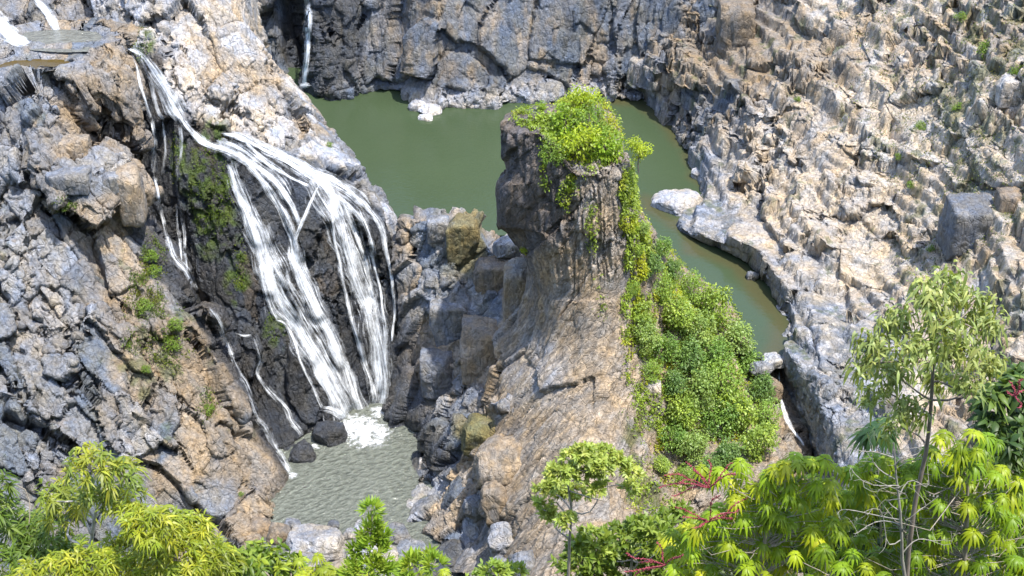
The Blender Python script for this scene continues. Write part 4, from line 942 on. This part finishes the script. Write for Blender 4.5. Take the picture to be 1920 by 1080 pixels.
# umbrella-leaved trees
def grid_fill(x0, x1, y0f, y1, stepx, stepy, rr, dz):
    out = []; y_ = y1
    while y_ > 800:
        for x in np.arange(x0, x1, stepx):
            xx = x+rr.uniform(-.4, .4)*stepx; yy = y_+rr.uniform(-.4, .4)*stepy
            if yy > y0f(xx): out.append((xx, yy, dz+rr.uniform(-.5, .5)))
        y_ -= stepy
    return out
r8 = np.random.default_rng(8)
top1 = lambda x: np.interp(x, [1240,1300,1400,1480,1560,1600], [1010,960,905,890,895,930])
UA = [(1345,885),(1398,876),(1440,890),(1468,868),(1505,864),(1545,866),(1420,912),(1482,905),(1532,908),(1380,935),(1438,945),(1500,938),(1560,925),(1335,960),(1400,978),(1462,975),(1296,1000),(1365,1022),(1430,1015),(1285,1045),(1335,1062),(1400,1062),(1560,975),(1530,1005)]
root_a, base_a, PT = near_tree('bright umbrella-leaved tree carrying crimson flower spikes, bottom right of centre', 'umbrella tree', [(1420,1200),(1425,1080),(1440,980),(1450,930)], 21.5, [], 'umbrella', .27, (.19,.29,.012), (.38,.40,.015), seed=11, r0=.08,
          centres=[(a, b2, r8.uniform(-.4, .3)) for a, b2 in UA for _ in (0,)]+[(a+r8.uniform(-30, 30), b2+r8.uniform(-14, 24), r8.uniform(-.3, .6)) for a, b2 in UA for _ in range(3)]+grid_fill(1260, 1580, top1, 1100, 23, 22, r8, .9), mat=M_GLOSS)
near_tree('low umbrella-leaved plant with round drooping rosettes at the bottom edge below the bare twigs', 'umbrella tree', [(1550,1250),(1552,1120),(1555,1080)], 20.5, [], 'umbrella', .27, (.16,.26,.010), (.32,.36,.012), seed=12, r0=.05,
          centres=[(1492,1040,0),(1440,1078,0),(1580,1060,0),(1625,1062,0),(1546,1028,.3),(1600,1036,.3),(1520,1085,0),(1660,1080,.2)], mat=M_GLOSS)
top2 = lambda x: np.interp(x, [1600,1660,1740,1800,1920], [900,880,850,850,880])
UB = [(1762,822),(1803,832),(1852,818),(1792,850),(1832,852),(1752,868),(1704,876),(1800,892),(1866,888),(1745,900),(1822,932),(1882,932),(1894,962),(1764,942),(1702,934),(1642,906),(1602,888),(1622,872),(1662,862),(1872,1002),(1822,992),(1900,1042),(1770,1000),(1720,1040),(1840,1050)]
near_tree('tall dense umbrella-leaved tree at the right border with lime domes of leaves', 'umbrella tree', [(1800,1250),(1805,1100),(1812,1000),(1815,900)], 22, [], 'umbrella', .27, (.13,.22,.010), (.30,.35,.012), seed=13, r0=.10,
          centres=[(a, b2, r8.uniform(-.4, .3)) for a, b2 in UB]+[(a+r8.uniform(-30, 30), b2+r8.uniform(-10, 24), r8.uniform(-.3, .6)) for a, b2 in UB for _ in range(3)]+grid_fill(1590, 1960, top2, 1100, 24, 23, r8, 1.0), mat=M_GLOSS)
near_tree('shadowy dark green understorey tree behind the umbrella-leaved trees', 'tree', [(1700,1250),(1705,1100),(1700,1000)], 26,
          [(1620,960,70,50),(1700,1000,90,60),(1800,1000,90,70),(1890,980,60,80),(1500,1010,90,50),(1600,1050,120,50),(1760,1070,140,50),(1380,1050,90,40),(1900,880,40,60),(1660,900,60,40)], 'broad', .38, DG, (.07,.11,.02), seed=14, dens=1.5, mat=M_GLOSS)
near_tree('dark leathery tree with crimson buds at the right border above the umbrella leaves', 'tree', [(1890,1250),(1892,1000),(1890,850),(1888,780)], 23.5,
          [(1880,770,44,44),(1910,720,30,40),(1900,830,34,34),(1850,745,22,22),(1862,800,26,22)], 'broad', .38, (.045,.085,.022), (.13,.19,.03), seed=15, dens=1.5, mat=M_GLOSS)
near_tree('dark rosette of drooping leaves poking up left of the tall pale tree', 'umbrella tree', [(1655,1250),(1652,1000),(1645,850)], 24, [], 'umbrella', .40, (.04,.09,.03), (.08,.14,.03), seed=16, r0=.05, centres=[(1640,806,0),(1622,812,.2),(1668,812,.3),(1655,795,.4)], mat=M_GLOSS)
near_tree('tall airy tree with pale drooping leaves above the umbrella-leaved trees', 'tree', [(1700,1250),(1700,1080),(1708,1000),(1718,930),(1736,850),(1744,780),(1748,720),(1752,650),(1758,590),(1764,545)], 21,
          [(1640,655,40,34),(1690,610,40,34),(1740,570,40,34),(1790,550,44,34),(1835,600,40,34),(1770,615,44,34),(1720,660,44,34),(1680,705,44,30),(1640,745,26,26),(1800,660,44,34),(1850,680,34,36),(1700,770,40,30),(1770,520,34,20),(1620,690,20,26),(1755,710,40,28),(1820,720,36,26),(1860,620,20,24),(1670,800,28,18),(1840,560,24,20),(1730,530,22,16)],
          'droop', .19, (.22,.28,.08), (.38,.40,.12), seed=17, bark=(.20,.16,.13), r0=.065, dens=.6, shell=.25, tilt=0.1)
# pale sapling with bare twigs
rr = np.random.default_rng(77)
def PTb(px, py, yy): d = ray(px, py); return np.array([0, 0, CAM_H])+d*(yy/d[1])
bs = np.array([PTb(1688, 1200, 20.3)[0], 20.3, hill_z(20.3)-.3]); root = empty('bare_sapling', bs); paths = []
L0 = crline(np.column_stack([np.array([bs]+[PTb(a, b2, 20.3) for a, b2 in [(1690,1150),(1692,1050),(1688,960),(1680,890),(1676,830)]])-bs, np.linspace(.05, .012, 6)]), .2); paths.append(L0)
for (a, b2, c, d) in [(1690,975,1570,965),(1690,985,1600,1000),(1684,920,1590,870),(1682,900,1640,850),(1690,1000,1760,930),(1680,880,1720,820),(1690,960,1640,900),(1692,1010,1620,960),(1686,930,1740,900),(1690,1040,1780,1010),(1680,860,1600,840)]:
    p = PTb(a, b2, 20.3)-bs; q = PTb(c, d, 20.3+rr.uniform(-.5, .3))-bs; P = curvy(p, q, .014, .005, 9, rr=rr, wob=.14); paths.append(P)
    for k in (3, 5, 6, 7):
        e = P[k, :3]+(q-p)*.3*rr.random()+rr.normal(size=3)*.22; paths.append(curvy(P[k, :3], e, .006, .0025, 5, rr=rr, wob=.15))
tube(paths, 'trunk', root, (.27, .25, .21), 5); tag(root, 'thin pale grey sapling with tangled bare twigs in front of the umbrella leaves', 'sapling')
# crimson flower spikes
m, nt, b = new_mat('crimson_flower'); M_RED = m; b.inputs['Roughness'].default_value = .6
n1 = N(nt, 'ShaderNodeTexNoise', Scale=30.0, Detail=3.0); nt.links.new(mapped(nt, (1, 1, 1)), n1.inputs['Vector'])
nt.links.new(ramp(nt, n1.outputs[0], [(.35, (.15, .012, .022)), (.65, (.36, .06, .09))]), b.inputs['Base Color'])
def spikes(hub, y, rays, parent, base):
    hp = PTb(*hub, y)
    for (x, yy) in rays:
        e = PTb(x, yy, y+rr.uniform(-.5, .4)); P = curvy(hp, e, .012, .006, 26, rr=rr, wob=.04, sag=.05); P[:, 3] = np.where(np.arange(26) % 2 == 0, .013, .007)*np.linspace(1.1, .7, 26)
        # beads of buds along the spike
        bb = [P-np.array([*base, 0])]
        for q in P[3:]:
            for _ in range(2):
                dd = rr.normal(size=3); dd /= np.linalg.norm(dd); c = q[:3]-base+dd*.022; bb.append(np.array([[*(c-dd*.014), .004], [*c, .011], [*(c+dd*.014), .004]]))
        tube(bb, 'flower_spike', parent, (.4, .05, .1), 5, M_RED)
spikes((1330,915), 20.6, [(1245,892),(1235,915),(1262,930),(1288,868),(1328,862),(1372,868),(1380,890),(1300,880),(1275,905)], root_a, base_a)
spikes((1330,978), 20.6, [(1265,950),(1280,968),(1385,955),(1400,935),(1350,930),(1300,990),(1372,972)], root_a, base_a)
spikes((1248,1060), 20.8, [(1175,1036),(1170,1072),(1200,1055),(1232,1016),(1190,1078),(1280,1040)], root_a, base_a)
rb = [o for o in bpy.data.objects if o.get('label', '').startswith('dark leathery')][0]
spikes((1905,742), 22.6, [(1893,715),(1918,712),(1888,735),(1925,730),(1910,765)], rb, np.array(rb.location))
